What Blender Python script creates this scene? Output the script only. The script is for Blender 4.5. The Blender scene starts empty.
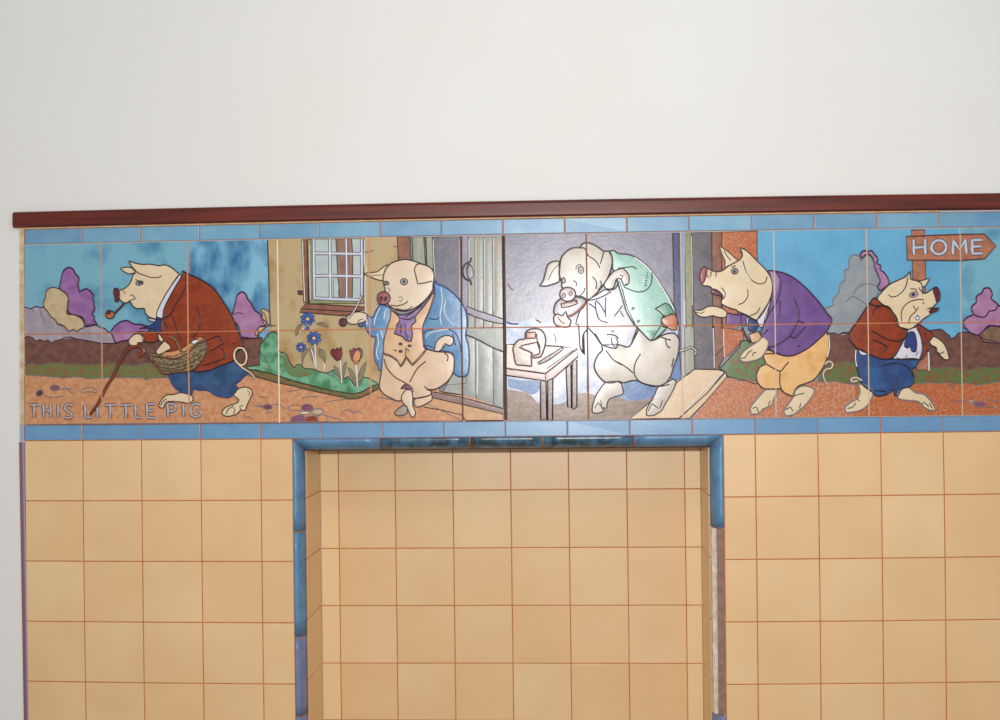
import bpy, bmesh, math, random
import numpy as np
from mathutils import Vector
from mathutils.geometry import delaunay_2d_cdt
random.seed(7)
C = bpy.context.scene.collection
SC = bpy.context.scene

# ------------------------------------------------------------------ measures
T = 0.1535                       # pitch of the wall tiles in metres
H0 = 1.30                        # height of the top edge of the cream tiling
D = 19.443 * T                   # distance from camera to wall
YAW, PIT, ROL = 0.054662, 0.002628, -0.012683
CAM = Vector((0.0, -D, H0 + 1.1933 * T))

def axes(yaw, pit, rol):
    cy, sy, cp, sp, cr, sr = math.cos(yaw), math.sin(yaw), math.cos(pit), math.sin(pit), math.cos(rol), math.sin(rol)
    r = np.array([cy, sy, 0.0]); f = np.array([-sy * cp, cy * cp, sp]); u = np.array([sy * sp, -cy * sp, cp])
    return cr * r + sr * u, f, -sr * r + cr * u
R_, F_, U_ = axes(YAW, PIT, ROL)

def W(px, py, depth=0.0):
    """photo coordinates -> point (x, z) on the plane y = depth"""
    d = F_ + R_ * ((px - 500.0) / 1200.0) - U_ * ((py - 360.0) / 1200.0)
    t = (depth - CAM.y) / d[1]
    return CAM.x + d[0] * t, CAM.z + d[2] * t

LP = (1200.0, 0.0508893, 0.0227972, -0.0116145, 8.91322, 0.799428, 19.33595, -0.0630176)
LR, LF, LU = axes(*LP[1:4])
def L(i, j):
    """tile lattice (column, row) -> point (x, z) on the wall; the courses bow by a few mm as laid"""
    X = np.array([i - LP[4], LP[6], -j - LP[5]])
    z = X @ LF; x = X @ LR / z; y = -(X @ LU) / z
    s = 1 + LP[7] * (x * x + y * y)
    return W(500 + 1200 * x * s, 360 + 1200 * y * s)

# ------------------------------------------------------------------ materials
def lin(c):
    return tuple(((v / 255) / 12.92 if v <= 10.3 else ((v / 255 + 0.055) / 1.055) ** 2.4) for v in c) + (1.0,)

def nodes_of(name):
    m = bpy.data.materials.new(name); m.use_nodes = True
    nt = m.node_tree; nt.nodes.clear()
    o = nt.nodes.new('ShaderNodeOutputMaterial'); b = nt.nodes.new('ShaderNodeBsdfPrincipled')
    nt.links.new(b.outputs[0], o.inputs[0])
    return m, nt, b

def mixc(nt, a, b, fac):
    n = nt.nodes.new('ShaderNodeMix'); n.data_type = 'RGBA'
    for sock, v in ((n.inputs[6], a), (n.inputs[7], b), (n.inputs[0], fac)):
        if isinstance(v, (tuple, float, int)): sock.default_value = v
        else: nt.links.new(v, sock)
    return n.outputs[2]

def math_(nt, op, a, b=None, c=None):
    n = nt.nodes.new('ShaderNodeMath'); n.operation = op
    for k, v in enumerate((a, b, c)):
        if v is None: continue
        if isinstance(v, (float, int)): n.inputs[k].default_value = v
        else: nt.links.new(v, n.inputs[k])
    return n.outputs[0]

# joints between the mural's own square tiles: x positions and colours in photo order
JX = [(102, 1.3, (196, 150, 118)), (188.9, 1.4, (205, 140, 100)), (278.7, 1.4, (232, 216, 190)), (370.3, 1.5, (205, 140, 90)),
      (461.8, 1.7, (104, 56, 34)), (504.6, 3.4, (66, 40, 28)), (587.4, 1.6, (140, 86, 50)), (681.8, 1.3, (216, 190, 160)),
      (774.8, 1.2, (204, 180, 176)), (867.6, 1.1, (206, 178, 156)), (961, 1.1, (196, 176, 150))]
JY = [(24, 334.7), (102, 333.5), (189, 331.7), (278, 330.3), (370, 329.6), (460, 328.2), (505, 327), (587, 327), (680, 326.3),
      (775, 324), (867, 323.2), (960, 322.4)]
def joint_group():
    g = bpy.data.node_groups.new('tile_joints', 'ShaderNodeTree')
    g.interface.new_socket('Color', in_out='OUTPUT', socket_type='NodeSocketColor')
    g.interface.new_socket('Fac', in_out='OUTPUT', socket_type='NodeSocketFloat')
    go = g.nodes.new('NodeGroupOutput')
    geo = g.nodes.new('ShaderNodeNewGeometry'); sep = g.nodes.new('ShaderNodeSeparateXYZ')
    g.links.new(geo.outputs['Position'], sep.inputs[0])
    vcol, vfac = lin((188, 112, 66)), 0.0
    for px, w, col in JX:
        k = math_(g, 'LESS_THAN', math_(g, 'ABSOLUTE', math_(g, 'SUBTRACT', sep.outputs[0], W(px, 331)[0])), w * 0.00248 / 2)
        vcol = mixc(g, vcol, lin(col), k)
        vfac = k if vfac == 0.0 else math_(g, 'MAXIMUM', vfac, k)
    P = np.array([W(a, b) for a, b in JY]); q = np.polyfit(P[:, 0], P[:, 1], 2)
    zz = math_(g, 'MULTIPLY_ADD', math_(g, 'MULTIPLY_ADD', sep.outputs[0], float(q[0]), float(q[1])), sep.outputs[0], float(q[2]))
    hz = math_(g, 'LESS_THAN', math_(g, 'ABSOLUTE', math_(g, 'SUBTRACT', sep.outputs[2], zz)), 0.0014)
    g.links.new(vcol, go.inputs[0])
    g.links.new(math_(g, 'MAXIMUM', hz, vfac), go.inputs[1])
    return g
JG = joint_group()

def glaze(name, c1, c2=None, scale=25.0, stretch=(1, 1, 1), rough=0.29, contrast=(0.35, 0.65), bump=0.25, joints=True,
          c3=None, speck=0.0, spec=.5, seed=0.0, grain=0.1):
    m, nt, b = nodes_of(name)
    geo = nt.nodes.new('ShaderNodeNewGeometry')
    mp = nt.nodes.new('ShaderNodeMapping'); nt.links.new(geo.outputs['Position'], mp.inputs[0])
    mp.inputs['Scale'].default_value = stretch; mp.inputs['Location'].default_value = (seed, seed * .7, seed * 1.3)
    def noise(sc, det=3.0, src=mp.outputs[0]):
        n = nt.nodes.new('ShaderNodeTexNoise'); nt.links.new(src, n.inputs['Vector'])
        n.inputs['Scale'].default_value = sc; n.inputs['Detail'].default_value = det
        return n.outputs['Fac']
    def rng(v, lo, hi):
        n = nt.nodes.new('ShaderNodeMapRange'); nt.links.new(v, n.inputs[0])
        n.inputs[1].default_value = lo; n.inputs[2].default_value = hi
        return n.outputs[0]
    col = lin(c1)
    n1 = noise(scale)
    if c2: col = mixc(nt, lin(c1), lin(c2), rng(n1, *contrast))
    if c3: col = mixc(nt, col, lin(c3), rng(noise(scale * 3.1, 4.0), 0.52, 0.66))
    gr = noise(480.0, 1.0, geo.outputs['Position'])          # fine mottling of the glaze
    v = math_(nt, 'MULTIPLY_ADD', gr, grain * 4 + speck * 3, 1 - grain * 2 - speck * 1.5)
    vm = nt.nodes.new('ShaderNodeVectorMath'); vm.operation = 'SCALE'
    if isinstance(col, tuple): vm.inputs[0].default_value = col[:3]
    else: nt.links.new(col, vm.inputs[0])
    nt.links.new(v, vm.inputs[3]); col = vm.outputs[0]
    h = math_(nt, 'MULTIPLY', noise(90.0, 2.0, geo.outputs['Position']), bump)
    if joints:
        jg = nt.nodes.new('ShaderNodeGroup'); jg.node_tree = JG
        col = mixc(nt, col, jg.outputs[0], jg.outputs[1])
        h = math_(nt, 'SUBTRACT', h, jg.outputs[1])
        nt.links.new(math_(nt, 'MULTIPLY_ADD', jg.outputs[1], 0.3, rough), b.inputs['Roughness'])
    else: b.inputs['Roughness'].default_value = rough
    nt.links.new(col, b.inputs['Base Color'])
    bp = nt.nodes.new('ShaderNodeBump'); bp.inputs['Distance'].default_value = 0.0012; bp.inputs['Strength'].default_value = 0.6
    nt.links.new(h, bp.inputs['Height']); nt.links.new(bp.outputs[0], b.inputs['Normal'])
    b.inputs['Specular IOR Level'].default_value = spec
    return m

M = {}
def G(k, *a, **kw): M[k] = glaze(k, *a, **kw)
G('line', (56, 44, 42), rough=0.3, bump=0.1)
G('line_purple', (56, 22, 54), rough=0.3, bump=0.1)
G('line_brown', (88, 52, 38), rough=0.3, bump=0.1)
G('line_soft', (120, 104, 96), rough=0.3, bump=0.1)
G('line_grey', (120, 116, 124), rough=0.3, bump=0.1)
G('line_white', (226, 228, 232), rough=0.25, bump=0.1)
G('sky_stormy', (128, 184, 212), (42, 106, 152), 15, (1, 1, .55), contrast=(.38, .6), seed=3)
G('sky_soft', (118, 174, 194), (72, 130, 166), 10, contrast=(.48, .68), seed=8)
G('sky_clear', (104, 172, 208), (92, 160, 198), 12)
G('hedge', (122, 80, 66), (98, 62, 54), 60, speck=.05)
G('grass', (104, 118, 68), (132, 96, 54), 90, contrast=(.42, .6), speck=.06)
G('grass_right', (92, 112, 62), (126, 84, 48), 90, contrast=(.45, .6), speck=.06)
G('path', (208, 154, 112), (192, 130, 88), 90, speck=.08)
G('path_rust', (188, 108, 66), (198, 152, 124), 230, contrast=(.42, .66), speck=.06)
G('path_rust_deep', (180, 92, 48), (194, 136, 98), 230, contrast=(.45, .7), speck=.06)
G('bush_grey', (152, 140, 152), (168, 158, 166), 40)
G('bush_slate', (150, 156, 160), (136, 144, 152), 30)
G('bush_cream', (200, 180, 142), (186, 164, 126), 60)
G('bush_purple', (134, 88, 146), (158, 112, 168), 40)
G('bush_pink', (158, 108, 152), (176, 130, 168), 40)
G('bush_tan', (134, 104, 82), (112, 86, 68), 70)
G('green', (112, 172, 138), (62, 124, 84), 34, contrast=(.45, .62))
G('green_dark', (98, 126, 80), (128, 98, 62), 80, contrast=(.5, .64))
G('edging', (138, 100, 52), (84, 100, 58), 90)
G('tan', (186, 164, 122), (164, 126, 70), 13, (1, 1, .7), contrast=(.52, .68), seed=5)
G('tan_pale', (190, 172, 132), (176, 152, 112), 20)
G('brown', (150, 96, 72), (126, 76, 58), 40)
G('pane', (184, 200, 194), (170, 188, 188), 25)
G('frame_white', (214, 216, 232), rough=.3)
G('curtain', (156, 120, 106), (134, 96, 84), 40, (3, 1, .4))
G('frame_green', (126, 130, 88), (150, 148, 104), 60)
G('slate', (98, 96, 112), (116, 112, 126), 30)
G('slate_dark', (104, 96, 104), (84, 74, 84), 24)
G('door_green', (138, 154, 134), (164, 160, 138), 40, (3, 1, .3))
G('corrugated', (150, 160, 150), (164, 146, 128), 40, (3, 1, .5), contrast=(.45, .6))
G('corrugated_low', (158, 162, 156), (140, 146, 140), 30)
G('lilac', (150, 142, 162), (136, 126, 146), 40)
G('plum_sill', (128, 100, 100), (146, 112, 100), 40)
G('room_wall', (118, 116, 136), (138, 134, 148), 22)
G('room_glare', (120, 146, 190), (204, 204, 216), 14, contrast=(.36, .56), seed=2)  # blue wall with white glare put into the colour
G('room_floor', (116, 90, 72), (140, 112, 94), 40)
G('deep_blue', (52, 92, 152), (84, 124, 176), 26)
G('navy', (30, 44, 98), (40, 56, 112), 30)
G('light_blue', (118, 142, 190))
G('skin', (220, 198, 162), (226, 206, 172), 30, bump=.12)
G('skin_pink', (218, 196, 170), (224, 204, 180), 30, bump=.12)
G('skin_pale', (198, 188, 178), (210, 200, 188), 30, bump=.12)
G('snout', (110, 34, 44), (90, 24, 34), 90)
G('snout_pink', (168, 92, 100), (150, 76, 86), 90)
G('snout_light', (186, 158, 164))
G('rust', (150, 58, 16), (130, 46, 12), 60, speck=.05)
G('trouser_blue', (52, 88, 132), (38, 66, 106), 26, contrast=(.4, .6))
G('trouser_navy', (40, 66, 120), (44, 88, 140), 22, contrast=(.45, .6))
G('coat_blue', (78, 128, 172), (104, 152, 192), 40)
G('purple', (98, 66, 130), (116, 80, 144), 30)
G('lilac_pink', (164, 126, 172))
G('scarf', (146, 118, 164), (120, 88, 142), 90)
G('vest', (222, 184, 146), (212, 168, 130), 40)
G('breeches', (214, 182, 150), (222, 192, 162), 30)
G('breeches_gold', (230, 184, 122), (216, 158, 92), 26, contrast=(.5, .7))
G('mint', (142, 190, 174), (162, 204, 190), 30)
G('mint_dark', (88, 148, 118))
G('shirt', (222, 218, 226), (206, 206, 222), 40)
G('orange', (196, 118, 70), (180, 94, 46), 90)
G('basket', (150, 132, 98), (92, 78, 58), 130, (1, 1, 2), contrast=(.42, .58))
G('peach', (212, 146, 94))
G('white', (226, 226, 230))
G('plum', (118, 48, 66), (140, 72, 100), 60)
G('mauve', (134, 80, 106))
G('tabletop', (208, 190, 184), (220, 204, 196), 30)
G('table_edge', (196, 170, 162))
G('table_leg', (138, 108, 98), (120, 92, 82), 40)
G('sage', (120, 116, 76), (138, 128, 84), 60)
G('bread', (204, 184, 172))
G('flower_blue', (72, 108, 178), (46, 72, 140), 120)
G('tulip_red', (122, 22, 38))
G('ink', (30, 28, 40))
G('ink_blue', (42, 56, 120))
G('sign_wood', (182, 122, 94), (160, 100, 76), 60)
G('letter', (176, 172, 184), rough=.28)
G('letter_edge', (112, 80, 68), rough=.35)
G('letter_pale', (182, 194, 216), rough=.28)
G('hoof', (160, 148, 134))
G('stone_cream', (226, 200, 168), (218, 188, 152), 26)
G('tile_step', (206, 160, 112), (196, 146, 98), 40)

# ------------------------------------------------------------------ drawing helpers for the relief
FR = dict(A=(18, 228), a=(18, 325), B=(138, 228), b=(138, 325), C=(258, 228), c=(258, 325), D=(378, 228), d=(378, 325),
          E=(498, 228), e=(498, 325), F=(618, 228), f=(618, 325), G=(738, 228), g=(738, 325), H=(840, 228), h=(840, 325),
          J=(900, 228), j=(900, 325))
def pts(s):
    out = []; fr = None
    for t in s.split():
        if ',' not in t:
            fr = t; continue
        x, y = map(float, t.split(','))
        if fr == 'P' or fr is None: out.append((x, y))
        else:
            o = FR[fr]; out.append((o[0] + x / 7.2, o[1] + y / 7.2))
    return out

def smooth(P, closed, n=4):
    P = [np.array(p) for p in P]; N = len(P); out = []
    rngN = N if closed else N - 1
    for i in range(rngN):
        p1, p2 = P[i], P[(i + 1) % N]
        p0 = P[(i - 1) % N] if closed or i > 0 else p1
        p3 = P[(i + 2) % N] if closed or i + 2 < N else p2
        k = max(1, min(n, int(np.linalg.norm(p2 - p1) / 1.6)))
        # no overshoot at sharp corners
        m1 = (p2 - p0) * .5; m2 = (p3 - p1) * .5; ln = np.linalg.norm(p2 - p1)
        e0, e1, e2 = p1 - p0, p2 - p1, p3 - p2
        if e0 @ e1 < .12 * np.linalg.norm(e0) * ln: m1 = p2 - p1
        if e1 @ e2 < .12 * np.linalg.norm(e2) * ln: m2 = p2 - p1
        for m in (m1, m2):
            l = np.linalg.norm(m)
            if l > ln: m *= ln / l
        for q in range(k):
            t = q / k; t2 = t * t; t3 = t2 * t
            out.append((2 * t3 - 3 * t2 + 1) * p1 + (t3 - 2 * t2 + t) * m1 + (-2 * t3 + 3 * t2) * p2 + (t3 - t2) * m2)
    if not closed: out.append(P[-1])
    return out

BASE = 0.001            # the mural's tiles stand 1 mm proud of the cream tiling
LV = 0.00045            # height of one relief level
ORG = Vector((L(0, -0.26)[0], -BASE, L(0, -0.26)[1]))

class Part:
    def __init__(s, name, parent=None, label=None):
        s.name, s.parent, s.label = name, parent, label
        s.v, s.f, s.mi, s.mats = [], [], [], []
        s.kids = []; s.bb = None
        if isinstance(parent, Part): parent.kids.append(s)
        else: ROOTS.append(s)
    def m(s, k):
        if k not in s.mats: s.mats.append(k)
        return s.mats.index(k)
    def P3(s, p, h):
        x, z = W(max(p[0], 24.6 + (p[1] - 243) * .006), p[1]); return (x - ORG.x, -BASE - h - ORG.y, z - ORG.z)
    def fill(s, mat, P, lv=1, pil=0.0007, R=4.0, line='line', lw=1.1, sm=True, step=None, lh=0.0009, ly=None):
        if isinstance(P, str): P = pts(P)
        pil *= .72; lw *= 1.18
        B = smooth(P, True) if sm else [np.array(p) for p in P]
        Q = [B[0]]
        for p in B[1:]:
            if np.linalg.norm(p - Q[-1]) > .25: Q.append(p)
        if np.linalg.norm(Q[0] - Q[-1]) < .25: Q.pop()
        B = np.array(Q); n = len(B); h0 = lv * LV
        mn, mx = B.min(0), B.max(0); size = max(mx - mn)
        if s.bb is None: s.bb = ((mn[0] + mx[0]) / 2, (mn[1] + mx[1]) / 2, mx[0] - mn[0], mx[1] - mn[1])
        inner = []
        if pil > 0:
            st = step or max(2.0, min(4.0, size / 14))
            A_, B2 = B, np.roll(B, -1, 0); d = B2 - A_; dd = (d ** 2).sum(1) + 1e-9
            for yy in np.arange(mn[1] + st / 2, mx[1], st):
                for xx in np.arange(mn[0] + st / 2, mx[0], st):
                    p = np.array((xx, yy))
                    c = (A_[:, 1] > yy) != (B2[:, 1] > yy)
                    with np.errstate(divide='ignore', invalid='ignore'):
                        cr = c & (xx < (B2[:, 0] - A_[:, 0]) * (yy - A_[:, 1]) / (B2[:, 1] - A_[:, 1]) + A_[:, 0])
                    if cr.sum() % 2 == 0: continue
                    t = np.clip(((p - A_) * d).sum(1) / dd, 0, 1)
                    dist = math.sqrt((((A_ + d * t[:, None]) - p) ** 2).sum(1).min())
                    if dist > st * .45: inner.append((xx, yy, h0 + pil * (1 - math.exp(-dist / R))))
        vs = [Vector(p) for p in B] + [Vector(p[:2]) for p in inner]
        r = delaunay_2d_cdt(vs, [(k, (k + 1) % n) for k in range(n)], [], 0, 1e-4, True)
        Bn = np.roll(B, -1, 0)
        def inside(x, y):
            with np.errstate(divide='ignore', invalid='ignore'):
                q = ((B[:, 1] > y) != (Bn[:, 1] > y)) & (x < (Bn[:, 0] - B[:, 0]) * (y - B[:, 1]) / (Bn[:, 1] - B[:, 1]) + B[:, 0])
            return q.sum() % 2 == 1
        hh = []
        for k, o in enumerate(r[3]):
            q = [x for x in o if x >= n]
            hh.append(inner[q[0] - n][2] if q else h0)
        o = len(s.v); mi = s.m(mat)
        s.v += [s.P3(p, h) for p, h in zip(r[0], hh)]
        for fc in r[2]:
            a, b, c = [r[0][k] for k in fc[:3]]
            if not inside((a.x + b.x + c.x) / 3, (a.y + b.y + c.y) / 3): continue
            ar = (b.x - a.x) * (c.y - a.y) - (c.x - a.x) * (b.y - a.y)
            fc = list(fc) if ar < 0 else list(reversed(fc))
            fc = fc[::-1]
            s.f.append([o + k for k in fc]); s.mi.append(mi)
        # rim back to the tile body
        o = len(s.v)
        for p in B: s.v.append(s.P3(p, h0))
        for p in B: s.v.append(s.P3(p, -0.0004))
        for k in range(n):
            k2 = (k + 1) % n
            s.f.append([o + k, o + k2, o + n + k2, o + n + k]); s.mi.append(mi)
        if line and ly is None: s.ridge(line, list(B) + [B[0]], lv, lw, lh, closed=True)
        elif line:                               # outline only above the row where a nearer shape covers it
            k0 = int(np.argmax(B[:, 1])); run = []
            for p in list(np.roll(B, -k0, 0)) + [B[k0]]:
                if p[1] < ly: run.append(p)
                else:
                    if len(run) > 1: s.ridge(line, run, lv, lw, lh)
                    run = []
            if len(run) > 1: s.ridge(line, run, lv, lw, lh)
        return s
    def ridge(s, mat, P, lv=1, w=1.25, h=0.0009, closed=False, sm=False, wend=None):
        if isinstance(P, str): P = pts(P); sm = True
        P = [np.array(p, dtype=float) for p in P]
        if s.name == 'pig':                      # lines drawn on a trotter or an ear belong to that piece
            c = P[len(P) // 2]
            k_ = [(k.bb[2] * k.bb[3], n, k) for n, k in enumerate(s.kids) if k.name in ('trotter', 'ear') and k.bb
                  and abs(c[0] - k.bb[0]) < k.bb[2] / 2 + 2 and abs(c[1] - k.bb[1]) < k.bb[3] / 2 + 2]
            if k_: return min(k_)[2].ridge(mat, P, lv, w, h, closed, sm, wend)
        if sm: P = smooth(P, False)
        Q = [P[0]]
        for p in P[1:]:
            if np.linalg.norm(p - Q[-1]) > .5: Q.append(p)
        P = Q; n = len(P)
        if n < 2: return s
        if not closed:                           # short rounded ends, full width between them
            def near(a, b):
                l = np.linalg.norm(b - a); return a + (b - a) * min(.45, .5 / l)
            P = [P[0], near(P[0], P[1])] + P[1:-1] + [near(P[-1], P[-2]), P[-1]]; n = len(P)
        mi = s.m(mat); o = len(s.v); K = 5
        for i in range(n):
            if closed:
                a, b = (P[i - 1] if i > 0 else P[-2]), (P[i + 1] if i < n - 1 else P[1])
            else: a, b = P[max(i - 1, 0)], P[min(i + 1, n - 1)]
            t = b - a; t = t / (np.linalg.norm(t) + 1e-9); nn = np.array((-t[1], t[0]))
            ww = w if wend is None else w + (wend - w) * i / (n - 1)
            if not closed and i in (0, n - 1): ww *= .55
            for q in range(K):
                th = math.pi * q / (K - 1)
                s.v.append(s.P3(P[i] + nn * math.cos(th) * ww / 2, lv * LV + math.sin(th) * h - (.0003 if q in (0, K - 1) else 0)))
        for i in range(n - 1):
            for q in range(K - 1):
                s.f.append([o + i * K + q, o + i * K + q + 1, o + (i + 1) * K + q + 1, o + (i + 1) * K + q]); s.mi.append(mi)
        if not closed:
            s.f.append([o + q for q in range(K)][::-1]); s.mi.append(mi)
            s.f.append([o + (n - 1) * K + q for q in range(K)]); s.mi.append(mi)
        return s
    def ell(s, mat, fr, x, y, rx, ry, lv=3, rot=0, line='line', lw=1.0, **kw):
        o = FR[fr]; c, sn = math.cos(math.radians(rot)), math.sin(math.radians(rot)); P = []
        for k in range(14):
            t = 2 * math.pi * k / 14; u, v = rx * math.cos(t), ry * math.sin(t)
            P.append((o[0] + (x + u * c - v * sn) / 7.2, o[1] + (y + u * sn + v * c) / 7.2))
        return s.fill(mat, P, lv, line=line, lw=lw, **kw)
    def build(s, par):
        me = bpy.data.meshes.new(s.name); me.from_pydata(s.v, [], s.f)
        for k in s.mats: me.materials.append(M[k])
        me.polygons.foreach_set('material_index', s.mi); me.polygons.foreach_set('use_smooth', [True] * len(s.f))
        me.update()
        o = bpy.data.objects.new(s.name, me); C.objects.link(o); o.parent = par
        if s.label: o['label'] = s.label
        for k in s.kids: k.build(o)
ROOTS = []

# ------------------------------------------------------------------ backgrounds
def edge(i0, i1, j):          # mural border points in photo coordinates, from the tile lattice
    out = []
    for k in range(7):
        x, z = L(i0 + (i1 - i0) * k / 6, j)
        v = np.array([x - CAM.x, -CAM.y, z - CAM.z]); d = v @ F_
        out.append((500 + 1200 * (v @ R_) / d, 360 - 1200 * (v @ U_) / d))
    return out
def lat(px, j):               # point at photo column px on lattice row j
    a, b = -1.0, 20.0
    for _ in range(40):
        m = (a + b) / 2
        if edge(m, m, j)[0][0] < px: a = m
        else: b = m
    return edge(a, a, j)[0]
TOPJ, BOTJ = -3.258, -.27
def top(px): return lat(px, TOPJ)
def bot(px): return lat(px, BOTJ)
def band(part, mat, x0, x1, y0=None, y1=None, lv=0, xb0=None, xb1=None, line=None):
    """upright panel between photo columns, from the mural's top to its bottom unless given"""
    xb0 = x0 if xb0 is None else xb0; xb1 = x1 if xb1 is None else xb1
    up = [top(x0 + (x1 - x0) * k / 6) if y0 is None else (x0 + (x1 - x0) * k / 6, y0) for k in range(7)]
    dn = [bot(xb1 + (xb0 - xb1) * k / 6) if y1 is None else (xb1 + (xb0 - xb1) * k / 6, y1) for k in range(7)]
    part.fill(mat, up + dn, lv, pil=0, line=line, sm=False)
def tb(*xs): return [bot(x) for x in xs]

q0 = Part('tile_body'); band(q0, 'bush_slate', 24.6, 1045, lv=-.2)
s = Part('sky', None, 'stormy blue sky at the left end')
band(s, 'sky_soft', 24.6, 189, y1=372, xb0=25.2); band(s, 'sky_stormy', 189, 269, y1=372)
s = Part('sky', None, 'clear blue sky at the right end'); band(s, 'sky_clear', 756, 1045, y1=372)
band(s, 'sky_soft', 962, 1045, y1=372, lv=.2)

b = Part('bush', None, 'grey lilac bush at the far left')
b.fill('bush_grey', pts('A 45,570 90,582 112,575 130,562 165,575 190,570 215,590 235,625 262,650 292,672 310,690 360,705 420,716 500,700 540,690 565,702 605,718 a 625,25 650,50 690,62 700,130 600,170 45,170'), 1, line='line_purple', sm=False, ly=342)
b.ridge('line_soft', 'A 100,585 120,610', 2, 1); b.ridge('line_soft', 'A 160,590 175,640 200,680', 2, .9); b.ridge('line_soft', 'A 280,700 300,688 330,700', 2, 1)
b = Part('bush', None, 'purple two-lobed bush at the left')
b.fill('bush_purple', 'A 375,285 400,300 410,325 430,345 442,370 435,400 438,440 445,465 470,445 500,440 525,460 545,485 540,510 550,530 545,550 555,570 548,598 535,620 552,642 550,665 572,692 540,702 490,712 485,690 480,670 460,640 420,630 370,615 362,590 360,560 368,530 360,490 340,465 303,440 305,410 312,380 318,350 330,310 350,290', 2, line='line_purple', lw=1.5)
b = Part('bush', None, 'cream bush between the grey and the purple one')
b.fill('bush_cream', 'A 255,428 300,440 330,460 355,480 366,510 358,540 366,560 354,590 357,620 400,625 440,640 465,660 480,690 475,718 a 445,30 430,48 400,32 370,46 345,20 A 335,708 290,690 270,660 240,640 215,600 190,570 188,530 202,500 204,460 225,437', 3, line='line_brown', lw=1.1)
b = Part('bush', None, 'purple bush behind the walking stick')
b.fill('bush_purple', 'A 690,715 720,690 750,672 790,668 820,685 850,695 880,695 B 60,705 110,715 b 60,60 a 860,90 800,110 750,115 715,130 700,120 685,80 672,50 690,20', 2, line='line_purple', lw=1.5)
b.fill('bush_pink', 'a 682,55 760,58 850,50 830,80 800,100 750,112 715,128 700,118', 2.6, line=None)
b = Part('bush', None, 'pointed purple bush behind the rust jacket')
b.fill('bush_pink', 'B 745,460 775,475 790,510 815,540 830,575 850,600 880,620 C 30,650 62,682 50,708 5,715 c 5,60 b 860,95 830,95 750,92 720,0 B 640,640 680,620 695,570 705,530 715,490', 2, line='line_purple', lw=1.5)
b.ridge('line_purple', 'B 690,625 720,610 760,620', 3, 1)
b = Part('bush', None, 'small tan leafy sprig at the house corner')
b.fill('bush_cream', 'C 20,590 40,580 62,592 80,600 88,640 90,690 60,712 c 20,50 -10,80 -20,60 5,20 C 10,710 50,700 30,655 35,625', 2.6, line='line_brown', lw=1.1)
b.ridge('line_brown', 'C 65,690 95,700 130,705', 4, 1.1); b.ridge('line_brown', 'C 40,600 55,640 70,690', 4, .9)

h = Part('hedge', None, 'brown hedge at the left end')
h.fill('hedge', pts('a 45,92 75,80 110,95 130,117 160,105 190,117 220,110 240,130 270,115 310,105 340,92 380,85 420,100 470,108 540,120 600,132 660,132 700,132 740,120 800,110 900,110 b 200,110 700,90 752,86 800,92 830,98 870,90 900,92 900,300 a 45,300'), 2, pil=0, line='line_purple', lw=1.0, sm=False, ly=358)
h = Part('grass', None, 'green grass verge at the left end')
h.fill('grass', pts('a 45,288 100,276 150,288 220,276 300,270 340,282 400,280 500,287 600,280 640,287 680,275 740,286 850,292 b 60,276 120,276 250,300 800,300 830,400 a 45,400'), 3, pil=0, line='line_soft', lw=.9, sm=False, ly=367.5)
p = Part('path', None, 'sandy orange footpath of the left half')
p.fill('path', pts('a 45,362 120,362 200,368 280,376 340,382 400,372 450,376 520,387 600,382 700,378 900,380 b 60,397 100,382 200,380 500,380 790,365 c 60,388 150,412 300,445 450,480 600,515 700,527 800,500 880,450 d 10,470 150,520 230,500 605,690') + tb(462, 420, 380, 340, 300, 260, 220, 180, 140, 100, 60, 25.2), 4, pil=0, line='line_grey', lw=.9, sm=False)
for st in ('a 195,512 260,520 330,512', 'a 310,462 350,458 400,460', 'a 340,440 370,470 400,500', 'a 460,462 500,452 540,452 575,470', 'a 470,485 520,480 570,488',
           'b 870,515 900,520', 'b 835,580 900,590', 'b 770,665 800,660 830,675', 'b 755,600 785,600', 'c 5,515 40,518 65,530', 'c 220,478 320,462', 'c 310,530 370,515 440,515', 'c 490,555 560,542 640,535',
           'c 600,635 640,610 690,628 700,640', 'c 690,625 730,622 752,638', 'c 60,625 110,632', 'c 480,650 540,665 615,690', 'c 0,580 40,580', 'c 100,575 150,572 200,605', 'd 0,520 60,530 150,548'):
    p.ridge('line_grey', st, 5, .9)
def pebble(mat, fr, x, y, rx, ry, lab=None, rot=0):
    q = Part('pebble', None, lab); q.ell(mat, fr, x, y, rx, ry, 5, rot, line='line_grey', lw=.9, R=2.0)
pebble('line_brown', 'a', 160, 490, 27, 20, rot=-30); pebble('mauve', 'a', 270, 452, 36, 19)
pebble('plum', 'c', 70, 590, 34, 19); pebble('plum', 'c', 357, 595, 44, 25); pebble('peach', 'c', 268, 596, 50, 20)
pebble('bush_cream', 'c', 430, 625, 40, 22); pebble('stone_cream', 'c', 340, 632, 40, 12)
def halfstone(mat, P):
    q = Part('pebble'); q.fill(mat, pts(P), 5, line='line_grey', lw=.9, R=2.0)
halfstone('mauve', 'c 235,695 245,665 290,650 335,655 345,695'); halfstone('rust', 'c 345,695 345,668 385,655 425,662 440,695')
halfstone('peach', 'c 440,695 430,665 460,645 495,660 502,692')

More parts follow.
